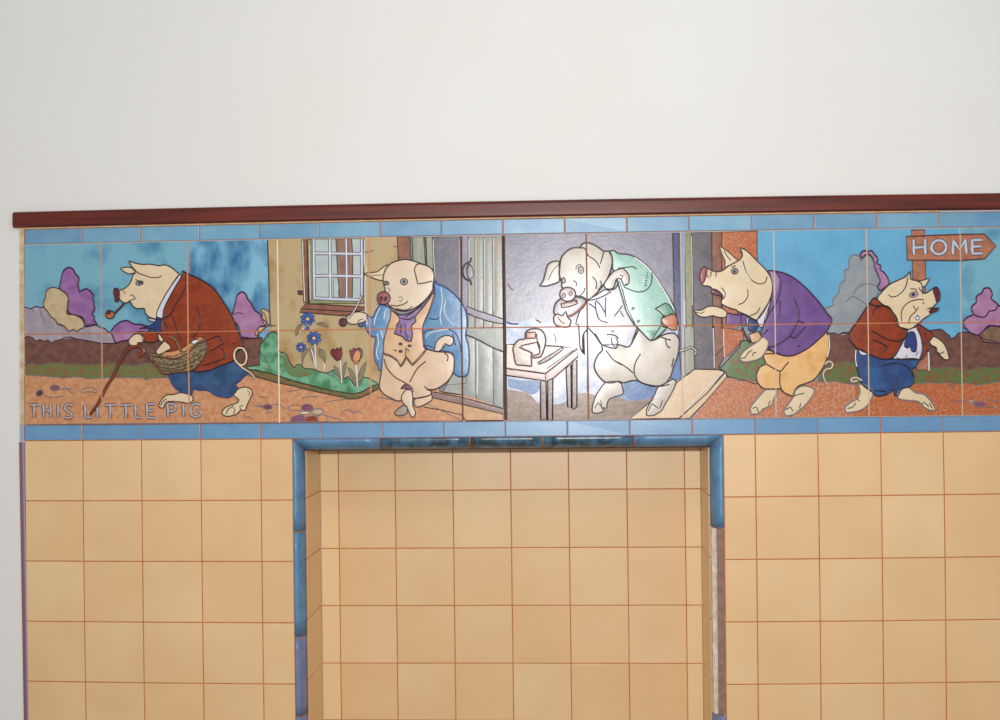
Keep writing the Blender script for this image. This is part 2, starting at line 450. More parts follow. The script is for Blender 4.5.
# ------------------------------------------------------------------ cottage wall, window and garden
w = Part('cottage_wall', None, 'tan rendered cottage wall')
band(w, 'tan', 267.8, 398, y1=399, xb0=271, lv=3.2)
q0 = Part('path', None, 'paving in front of the two doors'); band(q0, 'path', 366, 504, y0=388, lv=3.3)
w.ridge('line', 'C 70,88 76,250 82,420 86,600 92,715', 4, 1.4)
w.ridge('line_soft', 'C 770,170 800,176 835,158', 4, 1.1); w.ridge('line_soft', 'D 110,130 145,140', 4, 1)
w.ridge('line_soft', 'C 60,265 90,275', 4, .9)
win = Part('window', None, 'cottage window with white glazing bars')
win.fill('frame_green', pts('C 357,82 760,78 765,545 372,545'), 3.6, pil=0, line='line', lw=.9, sm=False)
win.fill('brown', pts('C 318,84 356,83 365,540 332,540'), 4, pil=.0004, line='line', lw=1, sm=False)
win.ridge('line_white', 'C 322,90 328,300 338,530', 5, .9)
win.ridge('frame_white', 'C 372,110 374,300 378,520', 5, .8)
win.fill('line_brown', pts('C 285,452 328,452 330,482 292,480'), 4, line='line', lw=.8, sm=False)
pn = Part('window_pane', win)
pn.fill('pane', pts('C 400,82 748,78 750,510 405,510'), 4.2, pil=0, line=None, sm=False)
cu = Part('curtain', win, 'brown curtains')
cu.fill('curtain', pts('C 562,80 632,80 632,500 590,500 575,330'), 4.8, pil=.0003, line='line', lw=.8, sm=False)
cu.fill('curtain', pts('C 646,80 676,80 684,200 680,500 648,500'), 4.8, pil=.0003, line='line', lw=.8, sm=False)
cu.fill('pane', pts('C 545,360 585,370 580,500 548,500'), 5.0, pil=0, line='line_grey', lw=.6, sm=False)
gb = Part('glazing_bar', win)
def bar(P, w=1.9):
    P = pts(P); gb.ridge('line_grey', P, 5.0, w + 1.6, .0009); gb.ridge('frame_white', P, 6.2, w, .0011)
for P in ('C 402,80 404,300 408,512', 'C 519,80 521,300 524,510', 'C 637,80 640,300 640,510', 'C 748,79 750,300 748,500'): bar(P)
for P in ('C 405,184 520,184 750,188', 'C 405,346 520,344 755,350', 'C 408,506 560,514 730,518'): bar(P, 2.1)
sl = Part('window_sill', win, 'brown window sill')
sl.fill('brown', pts('C 345,545 700,565 770,570 765,590 690,602 500,592 312,582'), 5, pil=.0006, line='line', lw=1, sm=False)
sl.fill('brown', pts('C 312,582 500,592 690,602 665,635 560,628 302,606'), 4.6, pil=.0003, line='line', lw=1, sm=False)
w.ridge('line_white', 'C 770,90 766,250 780,300 770,400 775,560 790,700', 4, .9)
w.fill('tan_pale', pts('C 765,85 800,84 803,700 785,700 770,560'), 3.6, pil=0, line=None, sm=False)

fb = Part('flower_bed', None, 'green flower bed leaves below the cottage window')
fb.fill('green', 'b 880,290 875,250 882,190 c 15,195 22,140 50,100 80,62 112,48 142,60 150,130 155,190 185,202 212,222 225,260 245,292 270,308 282,285 310,288 335,312 400,318 440,335 500,345 545,325 570,350 600,400 650,370 700,440 760,380 800,385 830,402 870,425 800,490 700,510 600,500 450,460 300,420 150,380 60,350 0,325 b 800,322 785,300', 4.2, line='line', lw=1.0, R=3)
fb.fill('green_dark', 'c 170,215 205,225 235,285 275,315 285,290 315,300 350,325 400,325 410,350 350,370 280,375 215,350', 5.4, line=None, R=3)
fb.ridge('line_soft', 'c 20,200 60,240 90,330', 6.6, .8); fb.ridge('line_soft', 'c 500,350 560,380 610,430', 6.6, .9)
e_ = Part('bed_edging', None, 'brown edging strip of the flower bed')
e_.fill('edging', pts('b 780,318 830,325 c 60,342 150,366 230,393 300,413 400,438 480,460 600,482 680,494 750,480 820,440 872,428 870,455 820,482 740,522 670,532 600,516 480,492 350,462 250,437 150,417 60,392 0,376 b 820,352 785,335'), 6, line='line', lw=1.0, R=1.5)
def leaf(part, mat, P, lv=5.5): part.fill(mat, P, lv, line='line_soft', lw=.9, R=1.6)
fl = Part('flowers', None, 'blue flowers of the flower bed')
def bloom(fr, x, y, r, lv=7):
    for k in range(8):
        t = k * math.pi / 4 + .3
        fl.ell('flower_blue', fr, x + r * .66 * math.cos(t), y + r * .62 * math.sin(t), r * .36, r * .24, lv, math.degrees(t), line='ink_blue', lw=.55, R=1.2)
    fl.ell('stone_cream', fr, x, y, r * .2, r * .2, lv + .6, line=None, R=1)
for P in ('C 330,690 295,700 c 270,50 275,80 290,60 310,10', 'C 420,690 460,680 500,700 c 510,20 480,10', 'c 320,205 340,175 365,172 350,200 330,240 318,290', 'c 372,168 400,175 405,215 412,290 395,260', 'c 438,172 475,185 490,230 480,280 465,240 440,215'):
    leaf(fl, 'sage', P)
for P in ('C 360,690 c 340,20 300,50', 'c 412,135 415,210 420,310', 'c 470,265 482,300 475,325', 'c 385,170 402,230 410,290'): fl.ridge('line_white', P, 6.4, 1.1)
bloom('C', 360, 655, 52); bloom('c', 405, 95, 52); bloom('c', 312, 160, 36)
fl.ell('flower_blue', 'C', 355, 722, 16, 14, 7, line='ink_blue', lw=.6)
tu = Part('tulip', None, 'dark red tulip'); leaf(tu, 'sage', 'c 545,290 580,320 605,400 590,385 560,340'); leaf(tu, 'sage', 'c 640,265 630,330 612,395 608,330 620,285')
tu.ridge('line_white', 'c 592,255 600,330 606,420', 6.4, 1.1)
tu.fill('tulip_red', 'c 525,200 530,180 545,172 560,188 570,162 582,180 600,158 606,205 592,248 572,256 548,235', 7, line='ink', lw=1, R=2)
tu = Part('tulip', None, 'peach coloured tulip')
leaf(tu, 'sage', 'c 650,305 680,330 712,400 718,450 690,410 665,360'); leaf(tu, 'sage', 'c 782,262 770,330 745,400 722,445 718,390 740,320')
tu.ridge('line_white', 'c 708,285 714,360 718,450', 6.6, 1.2)
tu.fill('plum', 'c 660,178 680,185 690,165 712,175 730,165 752,185 745,235 712,262 678,250', 6.8, line='line_brown', lw=.9, R=2)
tu.fill('peach', 'c 702,190 722,178 740,205 732,262 710,282 690,266 684,232', 7.6, line='line_brown', lw=.8, R=2)

# ------------------------------------------------------------------ door of the second house
dr = Part('doorway', None, 'slate door with brown and green frame between the two houses')
dr.fill('brown', pts('D 140,66 232,65 240,260 150,240'), 4, pil=0, line='line', lw=1, sm=False)
dr.fill('door_green', pts('D 246,66 330,66 345,300 255,260'), 4, pil=0, line='line', lw=1, sm=False)
dr.fill('slate_dark', pts('D 331,66 344,66 350,290 340,290'), 4.2, pil=0, line=None, sm=False)
dr.fill('door_green', pts('D 345,66 392,66 402,330 355,300'), 4, pil=0, line='line', lw=1, sm=False)
dr.fill('slate', pts('D 392,66 602,64 606,700 560,560 d 620,120 640,420 400,440 D 400,330'), 3.8, pil=0, line='line', lw=.9, sm=False)
dr.ridge('line_white', 'D 398,80 400,200 412,360', 5, .8); dr.ridge('line_white', 'D 588,80 590,300 590,500', 5, .8)
cg = Part('corrugated_door', None, 'pale ribbed door standing open')
xs = [648, 698, 760, 826, 902]
cg.fill('lilac', pts('D 604,64 650,64 655,560 640,600 d 615,30 606,20'), 4, pil=0, line='line', lw=.9, sm=False)
for k in range(4):
    a, b2 = xs[k], xs[k + 1]
    cg.fill('corrugated', pts(f'D {a},64 {b2},63 {b2},720 {a + 2},720'), 4.2, pil=.0012, R=3, line='line_grey', lw=.8, sm=False)
    cg.ridge('line_white', f'D {a+7},75 {a+8},300 {a+9},600', 5, 1.0)
cg.fill('corrugated_low', pts('d 606,20 700,60 902,185 902,10 850,-5 606,-5'), 4.6, pil=0, line=None, sm=False)
cg.fill('corrugated_low', pts('d 606,66 700,92 706,520 610,505'), 4.6, pil=.001, R=4, line='line_grey', lw=.8, sm=False)
cg.fill('corrugated_low', pts('d 700,92 828,165 832,570 706,528'), 4.6, pil=.001, R=4, line='line_grey', lw=.8, sm=False)
cg.fill('corrugated_low', pts('d 828,165 902,195 902,600 832,572'), 4.6, pil=.001, R=4, line='line_grey', lw=.8, sm=False)
cg.fill('slate', pts('d 444,440 560,340 606,360 608,505 500,490 444,478'), 4.2, pil=0, line='line', lw=.8, sm=False)
cg.fill('corrugated_low', pts('d 540,350 606,370 608,502 470,480'), 4.6, pil=0, line='line', lw=.7, sm=False)
cg.ridge('line', 'd 606,62 700,96 830,165 905,195', 6.4, 1.5); cg.ridge('line_white', 'd 715,115 718,300 714,500', 6.4, 1.6)
br = Part('door_rail', cg, 'lilac cross rail')
br.fill('lilac', pts('D 640,565 700,590 800,622 902,656 902,692 800,672 700,640 640,612'), 7, pil=.0005, line='line', lw=1, sm=False)
hd = Part('door_handle', cg, 'black door handle')
hd.fill('bush_slate', 'D 660,260 682,290 685,350 660,370 640,320', 6.6, line='line', lw=.7)
hd.ridge('ink', 'D 672,215 662,245 630,262 612,290 612,335 635,370 665,380 672,412', 7.4, 2.0); hd.ridge('line_brown', 'D 655,255 640,300 650,360', 7.6, 1.2)
st = Part('door_sill', None, 'brown and plum sill under the ribbed door')
st.fill('plum_sill', pts('d 380,480 430,487 610,522 902,602 902,640 610,572 380,520'), 6, pil=.0005, line='line', lw=.9, sm=False)
st.fill('tile_step', pts('d 350,545 380,520 610,572 902,640') + [bot(503.2), bot(495), bot(480), bot(466)] + pts('d 600,645 450,610 330,590'), 5.2, pil=0, line='line', lw=.9, sm=False)

# ------------------------------------------------------------------ the room of the third scene
rm = Part('room_interior', None, 'lilac grey room behind the table')
band(rm, 'room_glare', 503.8, 700, y0=300, lv=.6)
rm.fill('room_wall', [top(503.8 + 29.5 * k) for k in range(7)] + pts('F 440,705 E 640,660 560,668 480,640 400,655 330,690 300,672 250,652 190,668 150,680 100,676 42,690'), 1.2, pil=0, line=None, sm=False)
rm.ridge('ink_blue', 'E 65,680 100,690 150,690', 2.4, 1.6); rm.ridge('line_purple', 'E 270,660 290,670 310,685', 2.4, 1.2)
rm.ridge('line_soft', 'E 65,400 90,430 110,450', 2.4, 1); rm.ridge('line_grey', 'e 400,60 415,90 412,130', 2.4, .9)
rm.fill('room_floor', pts('e 55,462 150,475 235,505 290,560 400,570 470,560 560,500 640,490 750,520 f 0,520 90,545 220,530 260,500 290,560 90,690') + tb(628, 600, 570, 540, 506), 2, pil=0, line=None)
rm.fill('deep_blue', pts('e 75,385 180,398 290,405 295,470 240,500 150,465 80,445'), 2.2, pil=0, line=None)
rm.fill('deep_blue', pts('f 45,425 140,400 290,445 270,500 200,530 100,540 50,510'), 2.6, pil=0, line=None)
rm.fill('deep_blue', pts('f 375,350 425,200 460,170 465,372 415,400 380,385'), 2.6, pil=0, line='line', lw=.8, sm=False)
rm.ridge('line', 'e 615,-4 618,120 622,215', 3.2, 1.6); rm.ridge('line_brown', 'e 645,330 645,480', 3.2, 1.3)
jb = Part('door_jamb', None, 'navy, green and slate jamb between room and porch')
jb.fill('navy', pts('F 393,37 448,36 458,720 f 458,372 430,120 F 440,720 405,560'), 3.4, pil=.0003, line='line', lw=1, sm=False)
jb.fill('light_blue', pts('F 450,36 475,36 472,720 f 470,375 458,375 F 458,720'), 3.6, pil=.0003, line='line_white', lw=.7, sm=False)
jb.fill('frame_green', pts('F 478,36 526,35 532,400 535,720 490,720'), 3.8, pil=.0003, line='line_grey', lw=.8, sm=False)
jb.fill('door_green', pts('f 480,10 545,10 548,320 500,362 482,352'), 3.8, pil=.0004, line='line_grey', lw=.8, sm=False)
jb.fill('slate_dark', pts('F 530,35 672,32 680,400 680,720 f 688,10 694,320 552,320 545,15 F 538,400'), 3.6, pil=0, line='line', lw=1, sm=False)
jb.ridge('line_white', 'F 527,60 533,300 534,560', 5, .8); jb.ridge('line_white', 'f 685,20 690,150 692,310', 5, 1.0)
bw = Part('porch_wall', None, 'rust brown porch wall beside the fourth pig')
bw.fill('brown', pts('F 674,32 745,31 748,400 752,700 f 757,10 760,240 712,320 694,320 690,10 F 680,700'), 4, pil=0, line='line', lw=1, sm=False)
bw.fill('path_rust_deep', pts('F 745,31 G 136,23 G 136,240 G 60,300 F 860,400 862,720 745,720'), 3.8, pil=0, line='line', lw=1, sm=False)
bw.fill('path_rust_deep', pts('f 755,20 890,40 g 40,20 40,110 f 870,140 800,215 762,240'), 3.8, pil=0, line='line_brown', lw=.8, sm=False)
bw.ridge('line_white', 'f 758,30 760,130 765,235', 5.2, 1.0); bw.ridge('line_brown', 'f 700,220 735,185 768,155', 5.2, 1.1)
st = Part('doorstep', None, 'cream stone doorstep')
st.fill('stone_cream', pts('f 548,320 560,318 720,322 766,335 765,348 640,490') + [bot(618 + 437 / 7.2), bot(618 + 260 / 7.2), bot(618 + 88 / 7.2)] + pts('f 200,580 330,480 415,420 475,372'), 4.4, pil=.0002, line='line', lw=1, sm=False)
st.fill('stone_cream', pts('f 766,335 782,350 780,376 650,530') + [bot(618 + 515 / 7.2), bot(618 + 440 / 7.2)] + pts('f 640,490'), 4.0, pil=.0002, line='line', lw=1, sm=False)
st.ridge('line_white', 'f 480,620 600,490 755,345', 6, 1.0)

tbl = Part('table', None, 'pale wooden table seen at an angle')
tbl.fill('tabletop', pts('e 60,140 120,140 300,148 350,150 450,155 570,170 340,350 60,310'), 4, pil=.0002, line='line_brown', lw=1.3, sm=False)
tbl.fill('table_edge', pts('e 60,312 340,352 340,402 60,362'), 3.8, pil=.0003, line='line_brown', lw=1.2, sm=False)
tbl.fill('table_edge', pts('e 340,352 570,172 575,228 400,382 345,406'), 3.8, pil=.0003, line='line_brown', lw=1.2, sm=False)
tbl.ridge('line_brown', 'e 350,315 450,245 545,178', 4.8, .8); tbl.ridge('line_brown', 'e 80,320 200,328 330,345', 4.8, .8)
for P in ('e 305,405 345,408 352,683 308,683', 'e 358,402 395,388 392,683 358,683', 'e 490,312 525,285 528,600 502,590', 'e 535,275 568,250 568,590 545,605 534,600'):
    lg = Part('table_leg', tbl); lg.fill('table_leg', pts(P), 3.2, pil=.0004, R=2, line='ink', lw=1.2, sm=False)
bd = Part('bread_loaf', None, 'sliced loaf lying on the table')
bd.fill('bread', 'e 195,100 198,55 240,30 300,32 335,70 342,130 322,200 302,230 240,238 242,296 180,290 130,280 115,215 110,160 150,108', 6, line='line_brown', lw=1.5)
bd.fill('orange', pts('e 205,55 268,52 270,95 205,97'), 7.4, line='line_brown', lw=1.2)
bd.fill('tabletop', 'e 165,150 280,125 300,200 245,225 238,200 175,170', 7.4, line='line_brown', lw=1.3)
bd.ridge('line_brown', 'e 150,160 200,180 250,205 235,235', 8.8, 1.3); bd.ridge('line_brown', 'e 280,60 282,110 300,150 298,210', 8.8, 1.3)
kn = Part('knife', None, 'knife on the table')
kn.fill('table_leg', 'e 285,272 340,235 400,200 460,162 475,170 420,215 350,262 292,284', 5.6, line='ink', lw=.9, R=1.5)

# ------------------------------------------------------------------ landscape of the right half
b = Part('bush', None, 'tall slate grey bush in the right half')
b.fill('bush_slate', 'G 625,582 660,568 685,553 683,510 715,480 730,440 735,402 770,374 764,310 797,290 797,230 H 72,212 98,195 138,205 155,238 175,205 215,193 240,220 245,270 265,330 285,380 282,440 230,540 160,640 h 60,110 g 660,80 640,60 G 650,700', 1.4, line='line_grey', lw=1.2, ly=331)
for P in ('H 45,530 80,495 120,505 185,550', 'H 98,475 115,440 155,410 210,402 262,418', 'H 138,205 150,235'): b.ridge('line_grey', P, 3.2, 1.1)
b = Part('bush', None, 'thin purple fringe behind the slate grey bush')
b.fill('bush_pink', 'H 145,205 150,180 175,163 200,172 225,163 245,190 265,212 270,232 262,255 290,270 288,300 315,322 340,358 352,400 320,430 290,452 268,428 288,385 268,330 250,290 245,250 230,215 205,188 178,198 160,215', 2.4, line='line_purple', lw=1.5, R=2)
b = Part('bush', None, 'purple bush at the right edge')
b.fill('bush_pink', pts('J 458,720 460,665 500,635 525,622 512,580 518,560 545,540 552,492 590,465 602,438 640,433 662,475 655,510 690,538 720,565 760,560 800,600 820,720 j 800,20 640,5 600,40 565,72 510,60 470,20'), 1.4, line='line_purple', lw=1.5)
b.ridge('line_purple', 'J 528,622 575,642 615,636 640,600 685,590 705,550', 3.2, 1.4)
hg = Part('hedge', None, 'brown hedge of the right half')
hg.fill('hedge', pts('g 630,52 660,60 700,58 720,72 750,55 790,52 830,62 h 0,62 60,50 300,60 600,45 650,40 720,30 745,42 762,62 785,75 800,100 830,85 850,60 900,50 j 470,52 520,60 560,76 600,100 720,125 1046,120 1046,330 h 0,330 g 560,330'), 2.2, pil=0, line='line_purple', lw=1, sm=False, ly=345)
b = Part('bush', None, 'brown mound at the right edge')
b.fill('bush_tan', pts('j 568,76 590,50 612,30 650,8 700,10 740,30 830,60 860,130 720,138 690,130 600,122'), 3, line='line_purple', lw=1.1, sm=False)
gs = Part('grass', None, 'green grass verge of the right half')
gs.fill('grass_right', pts('g 600,300 650,290 700,280 760,262 830,275 h 0,262 60,258 500,315 600,330 640,300 690,312 730,305 780,300 830,300 870,325 j 450,320 500,330 540,310 600,305 660,312 720,305 1046,300 1046,450 h 0,450 g 560,450'), 3, pil=0, line='line_soft', lw=.8, sm=False, ly=371.5)
gs.ridge('line_grey', 'h 10,345 50,365', 4, 1)
bs = Part('bush', None, 'green bush beside the doorstep')
bs.fill('green_dark', 'f 728,312 770,275 800,240 840,195 880,150 g 10,120 40,112 150,130 250,260 140,420 60,400 0,396 f 860,388 790,370 770,338', 4.2, line='line', lw=1)
pr = Part('path', None, 'rust red footpath of the right half')
pr.fill('path_rust', pts('f 780,376 840,385 g 20,395 60,385 100,395 400,400 640,410 700,405 g 760,420 850,430') + [bot(856), bot(800), bot(740), bot(692)], 4.5, pil=0, line='line_grey', lw=.8, sm=False, ly=392)
pr.fill('path_rust_deep', pts('g 840,428 h 110,425 400,440 540,425 640,415 700,420 760,415 860,425 j 470,415 540,432 600,428 680,412 720,405 800,405 1050,410') + tb(1045, 1000, 960, 920, 880, 855), 4.8, pil=0, line='line_grey', lw=.8, sm=False, ly=392)
for P in ('j 360,430 385,450', 'j 380,550 440,548 490,552', 'j 620,530 670,545 720,560', 'j 610,590 660,590 690,605', 'h 780,430 825,460'): pr.ridge('line_grey', P, 6.2, .9)
pebble('mauve', 'j', 570, 570, 46, 19, 'purple pebble on the red path'); pebble('peach', 'j', 510, 547, 24, 11)

sg = Part('signpost', None, 'brown signpost with a pointed board')
Part('post', sg).fill('sign_wood', pts('J 80,16 175,15 176,62 82,62'), 4, pil=.0004, R=3, line='line_brown', lw=1, sm=False)
sg.fill('sign_wood', pts('J 88,228 182,228 182,330 178,460 150,480 90,380'), 2.6, pil=.0004, R=3, line='line_brown', lw=1, sm=False)
Part('post', sg).fill('sign_wood', pts('j 195,190 208,200 208,330 120,320 110,300'), 3.4, pil=.0003, R=3, line='line_brown', lw=1, sm=False)
sg.kids[-1].ridge('line_white', 'j 203,195 206,260 207,330', 5, 1.2)
bo = Part('sign_board', sg, 'arrow shaped board pointing right')
bo.fill('sign_wood', pts('J 45,62 230,55 420,48 602,45 688,130 605,222 420,235 230,232 50,232'), 5, pil=.0006, line='line_brown', lw=1.3, sm=False)
def letter(name, par, strokes, lv, w, core, rim, rimw, lab=None):
    t = Part(name, par, lab)
    for P in strokes: t.ridge(rim, P if isinstance(P, list) else pts(P), lv, w + rimw, .0006)
    for P in strokes: t.ridge(core, P if isinstance(P, list) else pts(P), lv + 1.2, w, .0012)
O_ = [(900 + (277 + 53 * math.cos(t * math.pi / 10)) / 7.2, 228 + (140 + 50 * math.sin(t * math.pi / 10)) / 7.2) for t in range(21)]
for P in (['J 95,84 98,194', 'J 178,82 180,192', 'J 97,143 180,139'], [O_], ['J 380,92 378,192', 'J 380,90 425,158 468,84', 'J 468,84 476,186'],
          ['J 516,86 518,188', 'J 516,88 588,87', 'J 517,136 580,133', 'J 518,186 590,184']):
    letter('letter', bo, P, 6.6, 2.6, 'letter_pale', 'letter_edge', 1.7)

# ------------------------------------------------------------------ the writing on the left path
txt = Part('lettering', None, 'raised grey capital letters along the foot of the left path')
S_ = 'a 398,582 375,570 348,576 338,600 355,618 385,634 394,655 378,670 338,664'
G_ = 'b 455,578 425,566 395,575 382,610 388,648 415,664 450,652 452,618 425,618'
for P in (['a 85,575 155,575', 'a 119,575 122,668'], ['a 186,572 190,668', 'a 238,572 240,668', 'a 188,612 240,618'], ['a 292,570 295,668'], [S_],
          ['a 486,570 489,664', 'a 489,664 538,665'], ['a 573,572 576,668'], ['a 625,577 710,575', 'a 667,577 668,670'], ['a 740,577 822,575', 'a 780,577 781,670'],
          ['b -16,574 -13,664', 'b -13,664 32,668'], ['b 66,570 70,666', 'b 66,569 122,568', 'b 68,618 116,616', 'b 70,666 128,668'],
          ['b 216,570 221,664', 'b 217,568 255,568 276,582 274,605 255,620 219,622'], ['b 328,568 332,662'], [G_]):
    letter('letter', txt, P, 6.2, 1.9, 'letter', 'letter_edge', 1.7)

# ------------------------------------------------------------------ pig with pipe and basket
pg = Part('pig', None, 'pig in a rust jacket with pipe, basket and walking stick')
Part('ear', pg).fill('skin', 'A 740,290 790,283 828,292 850,322 800,330 765,312', 6, line='line', lw=1, R=2)
pg.fill('skin', 'B 300,335 250,290 200,268 150,272 90,262 40,264 A 850,255 800,238 822,275 850,322 832,340 822,375 800,412 770,437 735,452 730,490 735,512 770,540 812,532 832,562 860,580 B 50,580 58,612 92,645 135,655 145,600 190,500 240,420 280,360', 7, pil=.0016, R=7, line='line', lw=1.1)
pg.ridge('line', 'A 830,285 870,325 B 40,338 100,357 150,357 175,345', 9.6, 1); pg.ridge('line', 'A 800,530 830,515 852,510 835,488 815,480', 10, 1); pg.ridge('line_soft', 'A 745,440 765,455 778,475', 10, .8)
pg.ridge('line', 'A 850,372 880,382 905,382 B 30,395 45,405', 10.2, .9)
Part('eye', pg).ell('bush_grey', 'B', 15, 398, 26, 15, 9.4, -8, line='ink', lw=.9); Part('eye', pg).ell('ink', 'B', 18, 396, 10, 9, 10.6, line=None)
sn = Part('snout', pg, 'dark red snout'); sn.fill('snout', 'A 702,434 722,436 735,468 733,508 722,534 706,530 700,492 692,460', 9, line='ink', lw=1, R=2)
co = Part('collar', pg, 'white collar')
co.fill('shirt', 'B 305,335 320,348 272,430 222,520 188,600 182,652 140,638 147,590 192,500 242,420 285,360', 9, line='line', lw=1)
co.fill('shirt', 'B 70,648 130,660 132,676 90,668', 9, line='line', lw=.9, R=1.5)
ti = Part('necktie', pg, 'dark navy necktie')
ti.fill('ink_blue', pts('B 150,645 178,668 b 172,40 165,58 140,62 120,36 60,22 10,30 B 60,712 110,695'), 8.4, line='ink', lw=1)
tr = Part('trousers', pg, 'blue trousers')
tr.fill('trouser_blue', 'b 225,365 300,340 400,325 540,320 690,260 740,290 772,330 790,345 760,380 728,410 702,430 722,452 700,490 660,521 600,517 550,500 505,472 440,470 402,462 385,500 310,480 270,452 238,405', 8, pil=.0016, R=7, line='ink_blue', lw=1)
tr.ridge('ink_blue', 'b 488,345 492,400 490,460', 10.8, 1.1)
Part('trotter', pg).fill('skin', 'b 152,580 180,530 210,505 260,500 310,488 352,495 392,510 398,545 365,562 320,555 220,550 195,572 188,596 165,596', 7, pil=.001, line='line', lw=1)
Part('trotter', pg).fill('skin', 'b 690,500 718,465 770,447 815,462 826,492 805,540 782,590 775,615 742,612 715,640 650,657 610,640 620,605 660,580 718,560 732,538 702,515', 7, pil=.001, line='line', lw=1)
pg.ridge('line', 'b 165,580 190,545 210,530', 9.6, .9); pg.ridge('line', 'b 640,640 650,610 690,580', 9.6, .9); pg.ridge('line', 'b 690,640 700,615 690,590', 9.6, .8)
pg.ridge('line_soft', 'b 790,470 810,490 800,510', 9.6, .8); pg.ridge('line', 'b 745,610 735,590 760,575', 9.6, .8)
ja = Part('jacket', pg, 'rust brown jacket')
ja.fill('rust', 'b 150,55 120,50 60,52 a 870,50 850,62 b 30,72 45,118 130,122 155,90 165,60', 9, pil=.0008, line='ink', lw=1.2)
ja.fill('rust', 'B 325,310 345,322 375,337 430,360 500,400 560,450 610,520 650,580 690,660 712,715 b 718,40 745,90 762,155 730,180 700,215 688,258 600,292 520,327 440,337 385,330 350,320 250,300 190,240 175,110 160,60 175,40 B 172,680 190,640 188,600 222,520 272,430 318,350', 9.4, pil=.0018, R=8, line='ink', lw=1.4)
for P in ('B 352,335 355,400 322,480 272,560 240,620 192,650', 'B 430,580 445,615 455,660 452,700 b 435,50 400,90', 'B 240,620 262,660 280,710 b 290,50 320,120', 'B 215,640 200,680 b 215,20 215,70',
          'b 500,112 540,95 582,80 600,100 622,132 570,165 520,188', 'b 612,170 625,205 625,242 550,270 470,292', 'b 690,130 705,135'): ja.ridge('ink', P, 13.2, 1.2)
Part('trotter', pg).fill('skin', 'b 150,62 165,70 188,105 185,122 160,110', 14, line='line', lw=.9, R=2)
Part('trotter', pg).fill('skin', 'a 803,112 838,72 880,60 b 30,68 48,92 42,122 0,128 a 868,142 850,158 828,150 a 808,138', 10, line='line', lw=1, R=2)
bk = Part('basket', pg, 'wicker basket with eggs and provisions')
bk.fill('peach', 'b 150,215 200,195 250,190 320,170 380,130 440,88 475,92 490,110 440,160 370,225 260,250 180,235', 13.6, line='line_brown', lw=1)
bk.fill('skin', 'b 135,195 165,150 198,115 235,145 245,170 205,190 180,208 150,212', 15, line='line', lw=1, R=2)
bk.ell('white', 'b', 420, 122, 28, 16, 15.2, -10, line='line', lw=.8, R=2)
bk.fill('basket', 'b 85,215 120,228 200,238 260,243 320,228 370,198 402,165 442,135 490,112 502,140 495,200 470,250 440,290 400,322 350,337 280,342 220,352 180,347 140,292 100,252', 14.6, pil=.0016, line='line_brown', lw=1.4)
for P in ('b 110,255 160,275 240,285 330,270 420,220 490,165', 'b 140,290 220,315 320,300 420,255 475,215', 'b 170,325 250,330 350,312 420,285'): bk.ridge('line_brown', P, 17.2, .9)
bk.ridge('basket', 'b 90,215 180,222 260,225 340,195 400,150 480,100', 15.5, 1.8)
bk.ridge('line_brown', 'b 228,88 262,92 290,130 312,180 340,208', 15.2, 2.6); bk.ridge('basket', 'b 228,88 262,92 290,130 312,180 340,208', 16.6, 1.4)
wk = Part('walking_stick', pg, 'brown walking stick with a crook')
for m_, w_, l_ in (('ink', 3.6, 10.4), ('rust', 2.2, 11.8)):
    wk.ridge(m_, 'b 5,222 28,220 44,200 40,170 15,148 a 850,155 820,158 780,195 740,262 690,370 640,450 585,560 525,645', l_, w_, wend=w_ * .85)
pi = Part('tobacco_pipe', pg, 'small brown pipe')
for m_, w_, l_ in (('ink', 2.4, 8.6), ('line_brown', 1.4, 9.8)): pi.ridge(m_, 'A 768,545 740,575 700,615', l_, w_)
pi.ell('orange', 'A', 668, 625, 31, 28, 10.4, line='ink', lw=1.1, R=2); pi.ell('snout', 'A', 658, 606, 19, 13, 12.4, -30, line='ink', lw=.7)
tl = Part('tail', pg, 'curled tail')
for m_, w_, l_ in (('line', 3.0, 13.2), ('skin', 1.9, 14.4)):
    tl.ridge(m_, 'b 760,168 728,165 703,190 698,230 712,262 742,287 772,282 787,240 780,195 758,165', l_, w_); tl.ridge(m_, 'b 712,262 760,310 812,342 852,386', l_, w_, wend=w_ * .6)

# ------------------------------------------------------------------ pig in the blue coat
pg = Part('pig', None, 'smiling pig in a blue coat and lilac scarf, leaning at the cottage')
Part('ear', pg).fill('skin', 'C 760,330 815,322 860,316 892,292 D 70,262 60,300 45,335 40,380 -5,372 C 825,358', 8, pil=.0008, line='line', lw=1)
pg.ridge('line_soft', 'C 815,342 900,340 D 40,350', 10, .8)
pg.fill('skin_pink', 'D 40,385 44,330 70,280 120,245 200,228 265,242 320,262 368,280 398,312 406,352 398,400 392,450 340,520 270,575 200,598 130,588 85,560 62,530 55,450', 9, pil=.0020, R=9, line='line', lw=1.2)
pg.ridge('line', 'D 325,262 285,262 265,300 275,345 290,410', 12.8, 1.1); pg.ridge('line', 'D 295,402 340,396 392,382', 12.8, 1.1)
pg.ridge('line', 'D 92,555 130,562 170,555 205,540 218,525', 12.8, 1); pg.ridge('line', 'D 130,580 190,592 235,578 250,562', 12.8, .9); pg.ridge('line_soft', 'D 148,500 170,495 180,515 165,530 150,520', 12.8, .7)
pg.ridge('line_soft', 'D 70,430 90,445 80,460', 12, .8)
Part('eye', pg).ell('line_soft', 'D', 62, 398, 19, 14, 11.4, 10, line='line', lw=.8); Part('eye', pg).ell('bush_grey', 'D', 190, 388, 26, 22, 12.6, 10, line='line', lw=.9); Part('eye', pg).ell('ink', 'D', 190, 388, 11, 11, 14, line=None)
sn = Part('snout', pg, 'round pink snout'); sn.ell('snout_pink', 'D', 43, 506, 47, 47, 12.4, line='ink', lw=1.1, R=3)
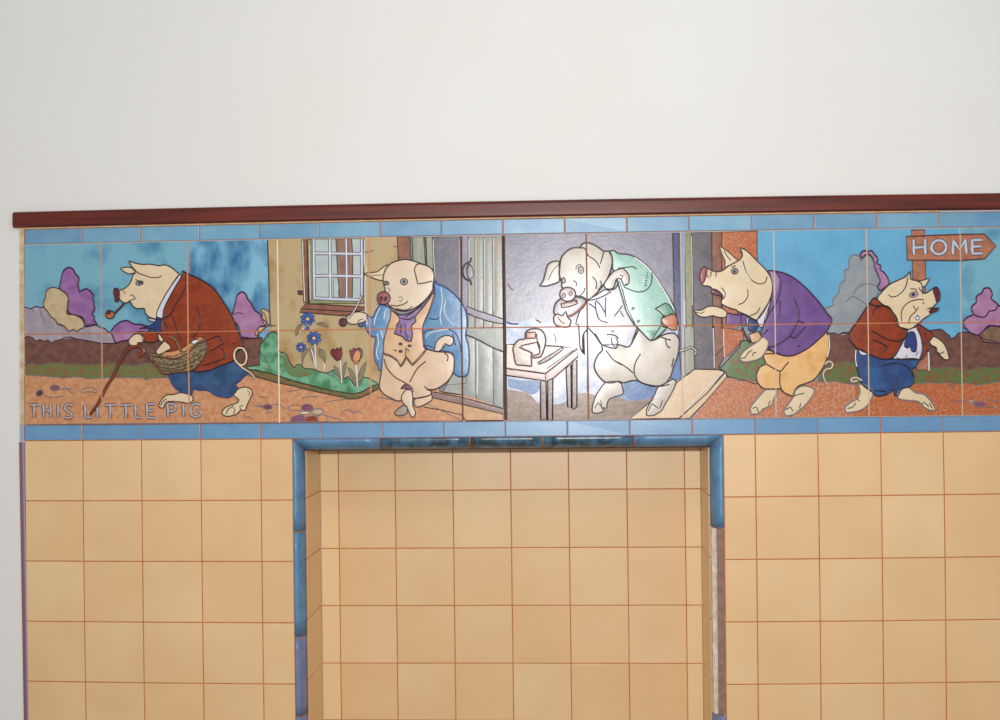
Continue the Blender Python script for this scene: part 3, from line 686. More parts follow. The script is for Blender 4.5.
for x in (24, 58): sn.ell('snout', 'D', x, 510 , 10, 15, 14.6, 12, line='ink', lw=.6)
ct = Part('coat', pg, 'bright blue coat')
ct.fill('coat_blue', 'C 775,622 808,640 828,645 850,600 880,552 D 0,548 55,560 92,582 95,620 75,715 d 72,30 46,100 40,200 30,300 28,335 5,318 c 870,300 845,250 840,180 852,85 828,85 800,60 775,15 C 772,700', 8.4, pil=.0016, line='ink_blue', lw=1.2)
ct.fill('coat_blue', 'D 405,372 432,408 462,415 512,445 562,490 602,540 632,600 642,680 d 640,20 632,80 650,150 658,260 648,350 625,370 570,366 548,340 550,250 540,205 480,188 400,188 342,155 330,60 322,0 D 330,690 372,600 410,480', 8.4, pil=.0018, R=7, line='ink_blue', lw=1.3)
for P in ('C 838,700 850,640 880,575', 'D 45,660 55,600 70,580', 'c 860,60 870,130 855,200 870,250', 'D 455,430 465,520 448,640 460,700', 'D 490,520 478,590 500,650 550,700', 'd 345,90 370,60 450,40 510,30', 'd 22,40 35,90', 'C 780,640 790,700'): ct.ridge('line_white', P, 11.6, 1.0)  # highlights on cuff and coat drawn as white strokes
for P in ('D 370,650 420,660 445,640', 'd 330,150 370,150 410,170', 'd 540,60 560,150', 'd 510,30 560,60 590,130 600,200', 'd 330,60 350,40 400,30'): ct.ridge('ink_blue', P, 11.6, 1.1)
tr = Part('trousers', pg, 'pale beige breeches')
tr.fill('breeches', 'd 38,200 90,215 130,240 165,290 205,225 250,280 345,180 420,192 522,202 550,245 547,320 522,380 472,430 400,466 350,458 388,482 380,502 320,522 262,527 200,522 150,547 90,522 38,490 12,440 25,350 30,270', 8.8, pil=.0020, R=9, line='line', lw=1.2)
for P in ('d 48,245 62,300 118,370 190,412 242,448 256,482', 'd 345,262 290,308 252,370 230,412', 'd 338,438 358,466 400,462', 'd 480,200 505,225 500,262'): tr.ridge('line_brown', P, 12.6, 1.2)
tr.fill('plum', 'd 165,462 185,435 210,425 246,448 228,466 190,455', 12.6, line='ink', lw=.9, R=1.5)
ve = Part('waistcoat', pg, 'peach waistcoat with dark buttons')
ve.fill('vest', 'D 95,592 125,610 200,640 300,600 385,480 410,470 372,590 330,690 d 322,40 332,160 345,182 300,240 250,292 222,260 205,228 190,270 165,302 145,262 128,250 90,225 45,205 46,110 75,0 D 90,650', 10, pil=.0014, R=7, line='line_brown', lw=1.2)
for x, y in ((165, 137), (165, 190), (230, 150)): ve.ell('ink', 'd', x, y, 15, 11, 13.4, line=None, R=1)
for P in ('d 115,178 140,186', 'd 205,172 228,186', 'd 205,160 200,235'): ve.ridge('ink', P, 13.4, .9)
sc = Part('scarf', pg, 'lilac scarf')
sc.fill('scarf', 'D 118,600 160,625 200,622 262,598 330,540 385,475 402,440 388,482 335,560 268,640 275,672 245,700 242,720 d 250,70 240,118 205,112 180,85 120,62 140,15 D 135,705 160,655', 12.6, line='line_purple', lw=1.2)
for P in ('D 170,650 220,660 265,640', 'D 200,690 d 200,50 215,105', 'D 170,700 d 165,60', 'D 200,640 240,615 320,560'): sc.ridge('line_purple', P, 14.8, 1)
Part('trotter', pg).fill('skin_pink', 'd 408,185 420,125 450,92 500,75 540,92 542,128 520,150 495,140 465,168 440,190', 12.2, line='line', lw=1.1); pg.ridge('line', 'd 465,165 470,145 495,130', 14.6, .8)
Part('trotter', pg).fill('skin_pink', 'C 640,640 690,612 740,605 788,620 778,668 722,690 680,692 650,680', 11.4, line='line', lw=1)
pg.ridge('line', 'C 720,685 730,665 760,655', 13.6, .8)
pi = Part('tobacco_pipe', pg, 'dark pipe held in the hand')
for m_, w_, l_ in (('line_brown', 2.2, 12.6), ('line_white', 1.0, 14)): pi.ridge(m_, 'C 650,655 695,600 735,520 762,470', l_, w_)
pi.ell('snout', 'C', 615, 680, 27, 29, 13, line='ink', lw=1, R=2); pi.ell('flower_blue', 'C', 745, 698, 20, 16, 13, line='ink', lw=.7)
Part('trotter', pg).fill('skin_pink', 'd 170,530 200,470 240,472 252,520 252,580 272,630 262,662 240,655 215,600', 11, line='line', lw=1, R=2)
Part('trotter', pg).fill('hoof', 'd 120,630 150,600 185,578 212,582 205,640 140,652', 10, line='line', lw=.9, R=2)
Part('trotter', pg).fill('breeches', 'd 270,530 350,512 388,498 388,540 330,575 280,590 262,560', 8.4, line='line', lw=1, R=2)

# ------------------------------------------------------------------ pig in the mint shirt
pg = Part('pig', None, 'barrel-shaped pale pig in a mint green shirt and white apron, drinking by the table')
Part('ear', pg).fill('skin_pale', 'E 440,240 395,243 358,268 340,330 325,380 300,416 345,418 400,402 442,378', 6.4, pil=.0008, line='line', lw=1.5)
pg.ridge('line_soft', 'E 440,262 400,300 360,380', 8.6, .9)
tr = Part('lower_body', pg, 'cream legs')
tr.fill('skin_pale', 'e 745,145 f 0,140 80,155 150,30 240,110 330,70 400,60 432,90 440,130 428,220 398,300 376,372 330,425 260,440 180,420 140,400 90,402 40,415 0,405 e 830,415 770,410 712,350 693,290 718,220 752,180', 6.4, pil=.0020, R=9, line='line', lw=1.4)
for P in ('f 162,208 125,270 115,340 142,395 200,425 300,441 372,425', 'f -5,265 60,305 108,345', 'e 775,180 830,250 892,288', 'f 400,240 385,300'): tr.ridge('line', P, 10.2, 1.2)
for P in ('f 310,88 345,100 380,110', 'f 340,105 352,150 375,165'): tr.ridge('line', P, 10.2, 1.3)
Part('trotter', pg).fill('skin_pale', 'e 775,415 830,405 885,420 900,470 f 40,490 20,505 -20,515 e 795,540 780,600 745,592 762,618 720,635 682,628 680,590 700,520 735,462', 5.6, line='line', lw=1.1)
Part('trotter', pg).fill('skin_pale', 'f 290,445 340,420 400,388 418,415 385,490 335,575 312,615 255,650 207,652 205,612 230,562 262,505', 5.8, line='line', lw=1.1)
pg.ridge('line', 'f 215,620 245,565 290,600', 8.2, 1); pg.ridge('line', 'f 300,600 320,540', 8.2, .9); pg.ridge('line', 'e 695,600 720,555 745,590', 8, .9); pg.ridge('line', 'e 740,540 745,590', 8, .8)
sh = Part('shirt', pg, 'mint green shirt with patched elbow')
sh.fill('mint', 'E 798,172 830,162 865,185 F 60,190 110,205 180,250 240,310 300,400 360,490 412,590 398,632 330,632 312,662 315,705 f 350,20 300,72 240,112 190,72 140,20 F 112,690 60,600 30,500 0,400 E 860,380 825,290 822,225', 8.2, pil=.0018, R=8, line='line', lw=1.4)
sh.ridge('line_white', 'F 115,215 185,262 245,325 305,415 360,505 400,590', 11, 1.6)
for P in ('F 40,425 100,450 150,462 205,445 238,400 245,320', 'F 0,290 60,285 110,280 135,300', 'F 265,582 340,540', 'F 310,700 f 240,110', 'F 30,440 60,560'): sh.ridge('line', P, 11.4, 1.1)
for k in range(6): sh.ridge('ink', f'F {186 + k*4},{418 - k*18} {206 + k*2},{412 - k*18}', 11.6, .9)
sh.fill('mint_dark', 'F 268,585 335,545 372,560 402,608 340,635 295,600', 11.2, line='line', lw=1)
sh.fill('mint_dark', 'f 200,40 280,35 240,90', 11.2, line=None)
for x, y in ((107, 580), (146, 672)): sh.ell('ink', 'F', x, y, 15, 11, 11.4, -25, line=None, R=1)
pa = Part('elbow_patch', pg, 'orange hand at the hip'); pa.fill('orange', 'F 312,660 335,640 400,622 424,655 422,715 f 425,35 385,35 350,12 F 325,690', 9.8, line='line', lw=1, R=2)
ap = Part('apron', pg, 'white apron')
ap.fill('shirt', 'E 560,690 590,600 640,530 700,500 760,450 840,440 F 10,380 40,480 60,560 125,700 f 135,25 110,90 80,156 0,142 e 850,170 750,142 700,75 650,20 610,80 612,205 590,150 580,0', 7.4, pil=.0012, R=6, line='line', lw=1.2)
for P in ('E 835,640 865,600 895,560', 'E 880,600 F 40,640', 'e 700,60 745,140'): ap.ridge('line', P, 9.8, 1.1)
for P in ('E 700,530 705,590 720,650', 'E 775,500 772,570 775,640', 'E 655,545 700,580 730,660 790,682', 'E 705,520 740,560 770,610'): ap.ridge('ink_blue', P, 9.8, 1.3)
ap.ell('ink', 'e', 825, 45, 15, 12, 10, line=None); ap.ridge('ink', 'e 780,70 820,70 850,80 868,100', 10, 1.3); ap.ridge('line', 'e 815,90 820,130 850,170 862,120 845,90', 10, 1)
pg.fill('skin_pale', 'E 450,240 460,208 500,165 550,143 590,143 605,120 640,107 700,128 760,168 802,172 822,225 815,290 785,370 742,430 700,480 645,520 600,505 560,500 480,450 458,420 460,395 442,335', 9.4, pil=.0020, R=9, line='line', lw=1.5)
for P in ('E 590,143 625,150 650,200 700,235 735,290', 'E 760,170 750,215 735,260', 'E 600,150 620,140', 'E 680,350 708,390 705,440', 'E 735,380 745,410 720,450', 'E 540,380 565,395 560,420', 'E 590,490 620,455 625,430'): pg.ridge('line', P, 13.2, 1.1)
Part('eye', pg).ell('ink', 'E', 472, 378, 13, 20, 12, -10, line='line', lw=.8); Part('eye', pg).ell('bush_grey', 'E', 597, 303, 20, 26, 12.8, line='line', lw=.9); Part('eye', pg).ell('ink', 'E', 597, 308, 9, 12, 14, line=None); pg.ridge('line', 'E 560,300 570,270 600,265', 13.6, .9)
bl = Part('bowl', pg, 'grey bowl held to the mouth')
bl.fill('bush_grey', 'E 405,575 418,540 445,515 520,490 610,497 632,520 620,562 575,602 500,642 430,642 403,612', 10.4, pil=.0010, line='ink', lw=1.5)
bl.ridge('brown', 'E 628,545 585,590 540,625 498,640', 13.2, 2.2)
bl.fill('brown', 'E 452,545 500,535 565,518 572,545 520,565 460,575', 13, line='line_brown', lw=1, R=2)
sn = Part('snout', pg, 'pale pink snout'); sn.ell('snout_light', 'E', 502, 478, 58, 50, 13.6, line='line_purple', lw=1.4, R=3)
for x, y in ((474, 488), (522, 474)): sn.ell('snout', 'E', x, y, 12, 17, 15.8, 10, line='ink', lw=.6)
Part('trotter', pg).fill('bread', 'E 402,640 430,620 460,632 490,600 500,640 525,672 505,712 430,705 405,680', 13.6, line='line', lw=1.3, R=2.5); pg.ridge('line', 'E 430,640 450,670 480,690', 15.8, 1)
Part('trotter', pg).fill('skin_pale', 'E 762,412 800,350 842,308 900,292 F 45,300 76,340 76,400 42,416 22,372 0,362 E 850,372 830,430 790,440', 12, line='line', lw=1.2, R=3)
pg.ridge('line', 'F 20,375 35,345 10,340', 14.6, 1); Part('kerchief', pg).fill('shirt', 'E 640,520 700,490 770,445 810,460 760,490 690,515', 12, line='line', lw=1, R=2)
tl = Part('tail', pg, 'curled tail')
for m_, w_, l_ in (('line', 2.8, 8.6), ('skin_pale', 1.5, 9.8)): tl.ridge(m_, 'f 440,187 480,180 515,162 545,170 562,195 545,215', l_, w_)

# ------------------------------------------------------------------ pig in the purple jacket
pg = Part('pig', None, 'pig in a purple jacket leaning forward with open mouth at the doorstep')
Part('ear', pg).fill('skin', 'F 728,132 758,148 792,172 862,236 820,262 765,285 770,240 748,192', 6.6, pil=.0008, line='line', lw=1)
pg.ridge('line', 'F 760,160 775,190 810,235', 8.8, .9)
tr = Part('trousers', pg, 'golden beige breeches')
tr.fill('breeches_gold', 'g 185,215 195,180 330,200 500,150 632,50 650,90 652,180 622,280 580,350 540,395 480,422 430,440 402,480 392,512 340,492 300,460 230,462 180,456 140,412 133,352 160,300 198,278 182,235', 7, pil=.0020, R=9, line='line', lw=1.2)
for P in ('g 198,278 250,310 302,332 332,300 362,264', 'g 300,335 298,420 322,480 385,510', 'g 190,210 230,205 265,208'): tr.ridge('line_brown', P, 10.8, 1.3)
tr.ridge('line_white', 'g 648,70 656,150 640,230', 10.4, 1)
Part('trotter', pg).fill('skin', 'g 200,462 240,460 285,472 252,540 240,575 200,595 175,605 150,637 92,642 90,592 130,540', 6.2, line='line_grey', lw=1.3)
Part('trotter', pg).fill('skin', 'g 402,510 412,470 460,440 522,448 548,475 512,540 465,592 440,612 400,642 345,652 330,620 360,570', 6.2, line='line_grey', lw=1.3)
for P in ('g 100,600 130,590 150,635', 'g 340,610 375,590 395,620', 'g 400,510 440,498 475,490', 'g 230,545 215,580', 'g 450,560 440,600'): pg.ridge('line', P, 8.6, .9)
ja = Part('jacket', pg, 'purple jacket')
ja.fill('purple', 'F 780,612 850,625 G 15,622 62,632 70,690 g 55,5 0,-2 F 775,700', 8, pil=.0008, line='line_purple', lw=1.2)
ja.fill('purple', 'G 213,308 262,312 330,327 392,357 452,402 522,470 592,550 642,620 672,660 652,712 g 632,48 590,92 500,168 400,218 330,221 255,195 222,170 195,130 165,60 G 180,700 192,640 232,530 246,430 238,370', 8.4, pil=.0020, R=9, line='line_purple', lw=1.5)
for P in ('G 270,322 302,370 300,460 270,545 225,610 190,685', 'G 395,502 425,570 435,640 412,705 g 368,80 300,132 238,160', 'g 368,78 405,92 440,60 482,12', 'G 430,668 478,690', 'g 215,30 180,70', 'g 236,158 215,160', 'G 20,625 20,695', 'G 300,520 295,640'): ja.ridge('line_purple', P, 12.4, 1.3)
ja.fill('lilac_pink', 'G 222,315 260,318 292,360 292,400 262,500 248,520 250,430 242,370', 12, line=None, R=2)
ja.ridge('line_purple', 'g 25,15 50,70 85,130', 9, 2.2); ja.ell('line_purple', 'g', 432, 152, 9, 9, 12.4, line=None)
Part('waistcoat', pg).fill('vest', 'g 75,70 150,45 165,90 150,115 100,130', 8, line='line_brown', lw=1.1); pg.ridge('line_brown', 'g 140,40 160,75', 10, 1)
ti = Part('necktie', pg, 'dark navy tie'); ti.fill('ink_blue', 'G 78,650 110,660 145,690 g 132,30 105,48 75,35 72,10', 10, line='ink', lw=1)
co = Part('collar', pg, 'white collar'); co.fill('shirt', 'G 138,660 190,580 236,505 222,580 190,680 172,716 150,705', 9.6, line='line', lw=.9, R=2)
co.fill('shirt', 'G 58,640 78,650 72,690 60,690', 9.6, line='line', lw=.8, R=2)
pg.fill('skin', 'F 605,285 640,290 680,311 740,313 790,278 860,240 G 8,232 30,200 12,142 60,165 130,235 198,303 238,370 246,430 236,490 202,570 172,620 128,662 60,627 0,602 F 850,590 790,572 742,542 752,502 742,472 690,452 660,422 605,406', 9.4, pil=.0022, R=9, line='line', lw=1.2)
for P in ('G 32,238 60,330 100,380 150,403 192,392 206,352', 'F 742,430 768,465 765,500 748,515', 'G 65,440 68,490 40,535 0,552', 'G 155,572 130,612 82,632', 'F 640,340 650,360', 'F 668,315 665,352', 'F 705,320 702,352', 'F 815,285 845,272', 'G 12,142 25,190'): pg.ridge('line', P, 13.4, 1)
pg.ridge('line_white', 'G 22,235 50,320 90,372', 13.4, 1)
Part('eye', pg).ell('bush_grey', 'F', 838, 313, 24, 20, 13, line='line', lw=.9); Part('eye', pg).ell('ink', 'F', 835, 315, 11, 12, 14.2, line=None)
sn = Part('snout', pg, 'dark red snout'); sn.fill('snout_pink', 'F 605,288 622,280 637,300 632,340 618,382 602,405 590,380 590,325', 12.2, line='snout', lw=1.4, R=2)
mo = Part('mouth', pg, 'open dark mouth'); mo.fill('snout', 'F 665,466 680,440 712,448 738,470 756,492 720,488 690,476', 12.8, line='ink', lw=.9, R=2)
Part('trotter', pg).fill('skin', 'F 550,592 600,592 650,566 722,570 778,602 772,642 720,642 680,632 640,640 600,640 565,622', 9.6, line='line', lw=1); pg.ridge('line', 'F 555,605 600,615 620,600', 11.8, .8)
Part('trotter', pg).fill('skin', 'g 178,88 215,120 200,180 162,235 110,256 42,266 10,242 38,192 90,152 150,112', 10.6, line='line_grey', lw=1.2)
for P in ('g 45,240 70,200 100,180', 'g 100,225 110,200 130,195', 'g 15,240 50,235'): pg.ridge('line', P, 13, .9)
tl = Part('tail', pg, 'curled tail')
for m_, w_, l_ in (('line_grey', 3.0, 6.6), ('skin', 1.6, 7.8)): tl.ridge(m_, 'g 622,285 650,262 680,280 668,312 632,318 612,350 622,400 650,432', l_, w_, wend=w_ * .7)

# ------------------------------------------------------------------ small pig under the signpost
pg = Part('pig', None, 'small crying pig in a rust jacket and navy breeches under the signpost')
Part('ear', pg).fill('skin', 'H 532,382 580,380 642,362 622,400 600,425 565,425', 6.6, line='line', lw=1, R=2)
tr = Part('trousers', pg, 'navy blue breeches')
tr.fill('trouser_navy', 'h 118,165 200,200 290,240 380,245 562,250 545,300 512,320 532,390 502,440 442,460 412,510 390,502 385,465 330,502 270,511 230,482 160,430 130,350 112,250', 7, pil=.0020, R=8, line='ink', lw=1.3)
for P in ('h 300,292 400,275 480,300 530,370', 'h 385,465 395,420 410,380', 'h 240,470 330,480'): tr.ridge('ink', P, 10.6, 1.1)
tr.ridge('line_white', 'h 112,180 108,240 118,300', 10, 1.1)
Part('trotter', pg).fill('skin', 'h 130,430 165,425 230,470 222,530 182,590 122,620 42,632 34,592 70,560 120,530 142,482', 6.2, line='line_grey', lw=1.3)
Part('trotter', pg).fill('skin', 'h 410,502 430,470 480,448 510,462 540,488 602,500 652,550 688,612 640,612 592,582 560,550 480,542 422,532', 6.2, line='line_grey', lw=1.3)
for P in ('h 50,600 90,590 110,560', 'h 120,530 140,550', 'h 585,570 600,555 640,590', 'h 640,560 660,600'): pg.ridge('line', P, 8.6, .9)
st_ = Part('shirt', pg, 'white shirt'); st_.fill('shirt', 'h 480,40 545,15 575,80 588,170 570,248 520,240 390,246 375,235 440,140', 8.2, line='line', lw=1)
Part('shirt_tail', pg).fill('shirt', 'h 122,168 160,180 205,212 150,216', 8.6, line='line', lw=.8, R=2)
for P in ('h 480,215 465,245', 'h 540,220 560,190', 'h 400,235 440,245'): st_.ridge('line_soft', P, 10.4, .9)
ja = Part('jacket', pg, 'rust brown jacket')
ja.fill('rust', 'h 560,-10 602,20 645,48 665,78 635,130 640,160 622,185 592,242 565,252 588,200 592,150 578,80 548,15', 8.8, pil=.001, line='ink', lw=1.2)
ja.fill('rust', 'H 250,505 300,552 352,572 392,642 412,705 h 440,22 482,42 460,95 432,150 390,222 342,246 280,241 200,206 120,166 64,96 80,30 H 112,690 170,600 220,530', 9, pil=.0020, R=9, line='ink', lw=1.5)
for P in ('H 235,632 240,592 290,560 345,575', 'h 220,40 290,80 350,108 420,115 470,90', 'h 230,108 290,130 340,162 312,190', 'H 395,640 400,690', 'H 205,545 250,560 290,560'): ja.ridge('ink', P, 13, 1.4)
ja.ridge('ink', 'h 600,30 612,90 600,150', 11.6, 1.2)
ti = Part('necktie', pg, 'blue bow tie'); ti.fill('ink_blue', 'h 490,55 530,55 548,130 542,188 515,190 500,150 482,166 460,152 468,105', 10.6, line='ink', lw=1)
Part('trotter', pg).fill('skin', 'h 640,112 670,84 730,120 762,170 782,245 752,250 720,222 692,190 690,165 650,142', 10, line='line', lw=1.1); pg.ridge('line', 'h 690,195 720,205 745,190', 12.2, .9)
pg.fill('skin', 'H 265,510 290,470 350,410 420,375 470,350 502,312 504,368 545,380 580,400 588,440 590,472 620,468 662,438 690,470 697,520 690,542 662,572 640,600 645,622 600,652 545,698 h 500,30 450,22 H 420,708 402,642 352,582 300,548', 10, pil=.0022, R=9, line='line', lw=1.2)
for P in ('H 345,480 360,496 405,490 450,452 475,402 480,355', 'H 600,520 570,515 500,530 452,570 435,620 440,672', 'H 545,625 560,640', 'H 490,690 500,640 540,600 560,570', 'H 520,560 540,590', 'H 500,440 530,440 550,452', 'H 560,430 590,470', 'H 660,572 620,585', 'H 590,535 600,548'): pg.ridge('line', P, 14, 1)
Part('eye', pg).ell('bush_grey', 'H', 525, 480, 33, 20, 13.2, -15, line='line_soft', lw=.8); Part('eye', pg).ell('ink', 'H', 522, 480, 14, 11, 14.6, -15, line=None)
te = Part('tear', pg, 'white tears'); te.ell('white', 'H', 552, 648, 12, 16, 14, line='ink_blue', lw=.7, R=1.5); te.ell('white', 'H', 545, 630, 7, 9, 14, line=None, R=1)
sn = Part('snout', pg, 'dark red snout raised'); sn.fill('snout', 'H 665,440 690,425 712,460 714,500 705,528 690,532 678,490', 12.4, line='ink', lw=1.2, R=2)
mo = Part('tongue', pg, 'dark red tongue'); mo.fill('snout', 'H 636,602 662,582 708,576 695,598 642,616', 12.4, line='ink', lw=.9, R=1.5)
tl = Part('tail', pg, 'curled tail')
for m_, w_, l_ in (('line_grey', 3.0, 8.2), ('skin', 1.6, 9.4)): tl.ridge(m_, 'h 155,400 112,378 75,388 82,408 125,400', l_, w_)
# ------------------------------------------------------------------ the mural as one thing
root = bpy.data.objects.new('tile_mural', None); C.objects.link(root); root.location = ORG
root['label'] = 'long glazed tile mural of five dressed pigs walking home, set above the cream tiling'
root['category'] = 'mural'
for p in ROOTS: p.build(root)

# ------------------------------------------------------------------ plain surfaces
def surf(name, c1, c2=None, scale=6, rough=.36, bump=.1, seed=0., grain=.05, spec=.8, contrast=(.35, .65)):
    M[name] = glaze(name, c1, c2, scale, rough=rough, bump=bump, joints=False, seed=seed, grain=grain, spec=spec, contrast=contrast)
surf('cream_0', (230, 193, 142), (225, 185, 132), 5)
surf('cream_1', (233, 199, 150), (227, 189, 138), 5, seed=4)
surf('cream_2', (226, 187, 134), (231, 194, 143), 5, seed=9)
surf('grout', (198, 120, 60), (178, 98, 46), 30, rough=.8)
surf('cream_inner', (236, 206, 156), rough=.32)
surf('plaster', (229, 229, 226), (227, 226, 222), 2, rough=.9, bump=.05, spec=.15)
surf('border_0', (116, 162, 190), (96, 146, 184), 14, rough=.32, grain=.05)
surf('border_1', (106, 160, 192), (122, 170, 198), 14, rough=.32, seed=5, grain=.05)
surf('lower_0', (96, 146, 190), (108, 158, 196), 14, rough=.3, grain=.05)
surf('lower_1', (106, 152, 190), (96, 144, 188), 14, rough=.3, seed=5, grain=.05)
surf('trim_blue', (74, 122, 162), (90, 140, 178), 30, rough=.4, grain=.06)
surf('trim_dark', (40, 66, 78), (68, 114, 146), 40, rough=.3, grain=.06, contrast=(.4, .6))
surf('trim_faded', (120, 126, 162), (96, 120, 158), 30, rough=.42, grain=.06)
surf('wood', (106, 32, 14), (76, 18, 8), 7, rough=.42, spec=.5, bump=.2, grain=.06)
surf('fillet', (226, 196, 150), (206, 170, 116), 40, rough=.6)
surf('edge_pale', (214, 206, 200), (196, 164, 128), 40, rough=.6)
surf('edge_blue', (150, 168, 196), rough=.4)
surf('edge_brown', (140, 84, 78), (120, 88, 110), 30, rough=.5)
surf('edge_lilac', (150, 140, 170), rough=.5)
surf('bisque', (150, 116, 102), (128, 100, 92), 50, rough=.8, bump=1.0)
surf('mortar', (224, 214, 200), (206, 184, 160), 60, rough=.85, bump=1.2)
surf('soffit_shade', (62, 36, 26), (48, 28, 20), 30, rough=.7, spec=.3)  # dark brown paints the shade under the lintel onto the soffit
surf('floor_lino', (150, 120, 90), (130, 104, 80), 4, rough=.5)
n_ = M['wood'].node_tree
for nd in n_.nodes:
    if nd.type == 'MAPPING': nd.inputs['Scale'].default_value = (.6, 3, 9)

class Mesh:
    def __init__(s): s.v, s.f, s.mi, s.mats = [], [], [], []
    def m(s, k):
        if k not in s.mats: s.mats.append(k)
        return s.mats.index(k)
    def face(s, P, mat, sm=None):
        o = len(s.v); s.v += [tuple(p) for p in P]; s.f.append(list(range(o, o + len(P)))); s.mi.append(s.m(mat))
    def box(s, x0, x1, y0, y1, z0, z1, mat):
        o = len(s.v); s.v += [(x, y, z) for x in (x0, x1) for y in (y0, y1) for z in (z0, z1)]
        for f in ((0, 1, 3, 2), (4, 6, 7, 5), (0, 4, 5, 1), (2, 3, 7, 6), (0, 2, 6, 4), (1, 5, 7, 3)):
            s.f.append([o + k for k in f]); s.mi.append(s.m(mat))
    def prism(s, quad, n, d0, d1, mat, bev=.0012, gap=.0011, tilt=0.0):
        """tile: 4 corners (Vectors), outward normal n, from depth d0 to d1 along n, small rounded arris"""
        c = sum(quad, Vector()) / 4; n = Vector(n)
        def ins(p, g):
            # inset along both edge directions
            i = quad.index(p); e1 = (quad[(i + 1) % 4] - p); e2 = (quad[i - 1] - p)
            return p + e1.normalized() * g + e2.normalized() * g
        tv = [random.uniform(-tilt, tilt) for _ in range(4)]
        rings = [[ins(p, gap) + n * d0 for p in quad], [ins(p, gap) + n * (d1 - bev * .8) for p in quad],
                 [ins(p, gap + bev * .35) + n * (d1 - bev * .25) for p in quad],
                 [ins(p, gap + bev) + n * (d1 + tv[k]) for k, p in enumerate(quad)]]
        o = len(s.v); mi = s.m(mat)
        for r in rings: s.v += [tuple(p) for p in r]
        for a in range(3):
            for k in range(4):
                k2 = (k + 1) % 4
                s.f.append([o + a * 4 + k, o + a * 4 + k2, o + a * 4 + 4 + k2, o + a * 4 + 4 + k]); s.mi.append(mi)
        s.f.append([o + 12, o + 13, o + 14, o + 15]); s.mi.append(mi)
    def build(s, name, parent=None, smoothf=False, rec=True, **props):
        me = bpy.data.meshes.new(name); me.from_pydata(s.v, [], s.f)
        for k in s.mats: me.materials.append(M[k])
        me.polygons.foreach_set('material_index', s.mi)
        if smoothf: me.polygons.foreach_set('use_smooth', [True] * len(s.f))
        if rec:
            bm = bmesh.new(); bm.from_mesh(me)
            bmesh.ops.remove_doubles(bm, verts=bm.verts, dist=1e-6)
            bmesh.ops.recalc_face_normals(bm, faces=bm.faces); bm.to_mesh(me); bm.free()
        o = bpy.data.objects.new(name, me); C.objects.link(o); o.parent = parent
        for k, v in props.items(): o[k] = v
        return o

def V3(xz, y): return Vector((xz[0], y, xz[1]))
RB = H0 / T                       # row number of the floor
OL, OR_ = 4.53, 11.49             # opening between the outer edges of the blue surround
DEP = 0.197                       # depth of the recess
zt = L(8, 0)[1]

def tilewall(cols, rows, name, mats=('cream_0', 'cream_1', 'cream_2')):
    g = Mesh()
    for ci in range(len(cols) - 1):
        for ri in range(len(rows) - 1):
            q = [V3(L(cols[ci], rows[ri]), 0), V3(L(cols[ci + 1], rows[ri]), 0), V3(L(cols[ci + 1], rows[ri + 1]), 0), V3(L(cols[ci], rows[ri + 1]), 0)]
            g.prism(q, (0, -1, 0), -.004, 0.0, random.choice(mats), tilt=.00025, gap=.0012)
    a, b, c, d = (L(cols[0], rows[0]), L(cols[-1], rows[0]), L(cols[-1], rows[-1]), L(cols[0], rows[-1]))
    g.face([V3(a, .0012), V3(b, .0012), V3(c, .0012), V3(d, .0012)], 'grout')
    return g.build(name, rec=False, kind='structure')
rows = [0, 1, 2, 3, 4, 5, 6, 7, 8, RB]
tilewall([0, 1, 2, 3, 4, OL], rows, 'wall_left')
tilewall([OR_, 12, 13, 14, 15, 16, 17, 18, 19], rows, 'wall_right')

# plaster wall with the recess cut out
bx = [W(320.9, 560, DEP)[0]] + [W(x, 520, DEP)[0] for x in (338.9, 395.6, 453.4, 511.2, 569.2, 627.4, 685.3)] + [W(701.9, 560, DEP)[0]]
ztop = L(8, .195)[1]
xl, xr = bx[0] - .006, bx[-1] + .006
ol, orr, zo = L(OL + .035, 3)[0], L(OR_ - .035, 3)[0], L(8, .05)[1]
for nm, bxs in (('wall_west', ((-2.6, ol, .004, .036, 0, zo), (-2.6, xl, .036, .5, 0, zo))), ('wall_east', ((orr, 2.2, .004, .036, 0, zo), (xr, 2.2, .036, .5, 0, zo))),
                ('wall_upper', ((-2.6, 2.2, .004, .036, zo, 2.8), (-2.6, 2.2, .036, .5, zo, 2.8), (xl, xr, .036, .5, ztop, zo))), ('wall_niche', ((xl, xr, DEP + .006, .5, 0, ztop),))):
    w = Mesh()
    for q in bxs: w.box(*q, 'plaster')
    w.build(nm, kind='structure')
f = Mesh(); f.box(-2.6, 2.2, -3.6, .5, -.05, 0, 'floor_lino'); f.build('floor', kind='structure')

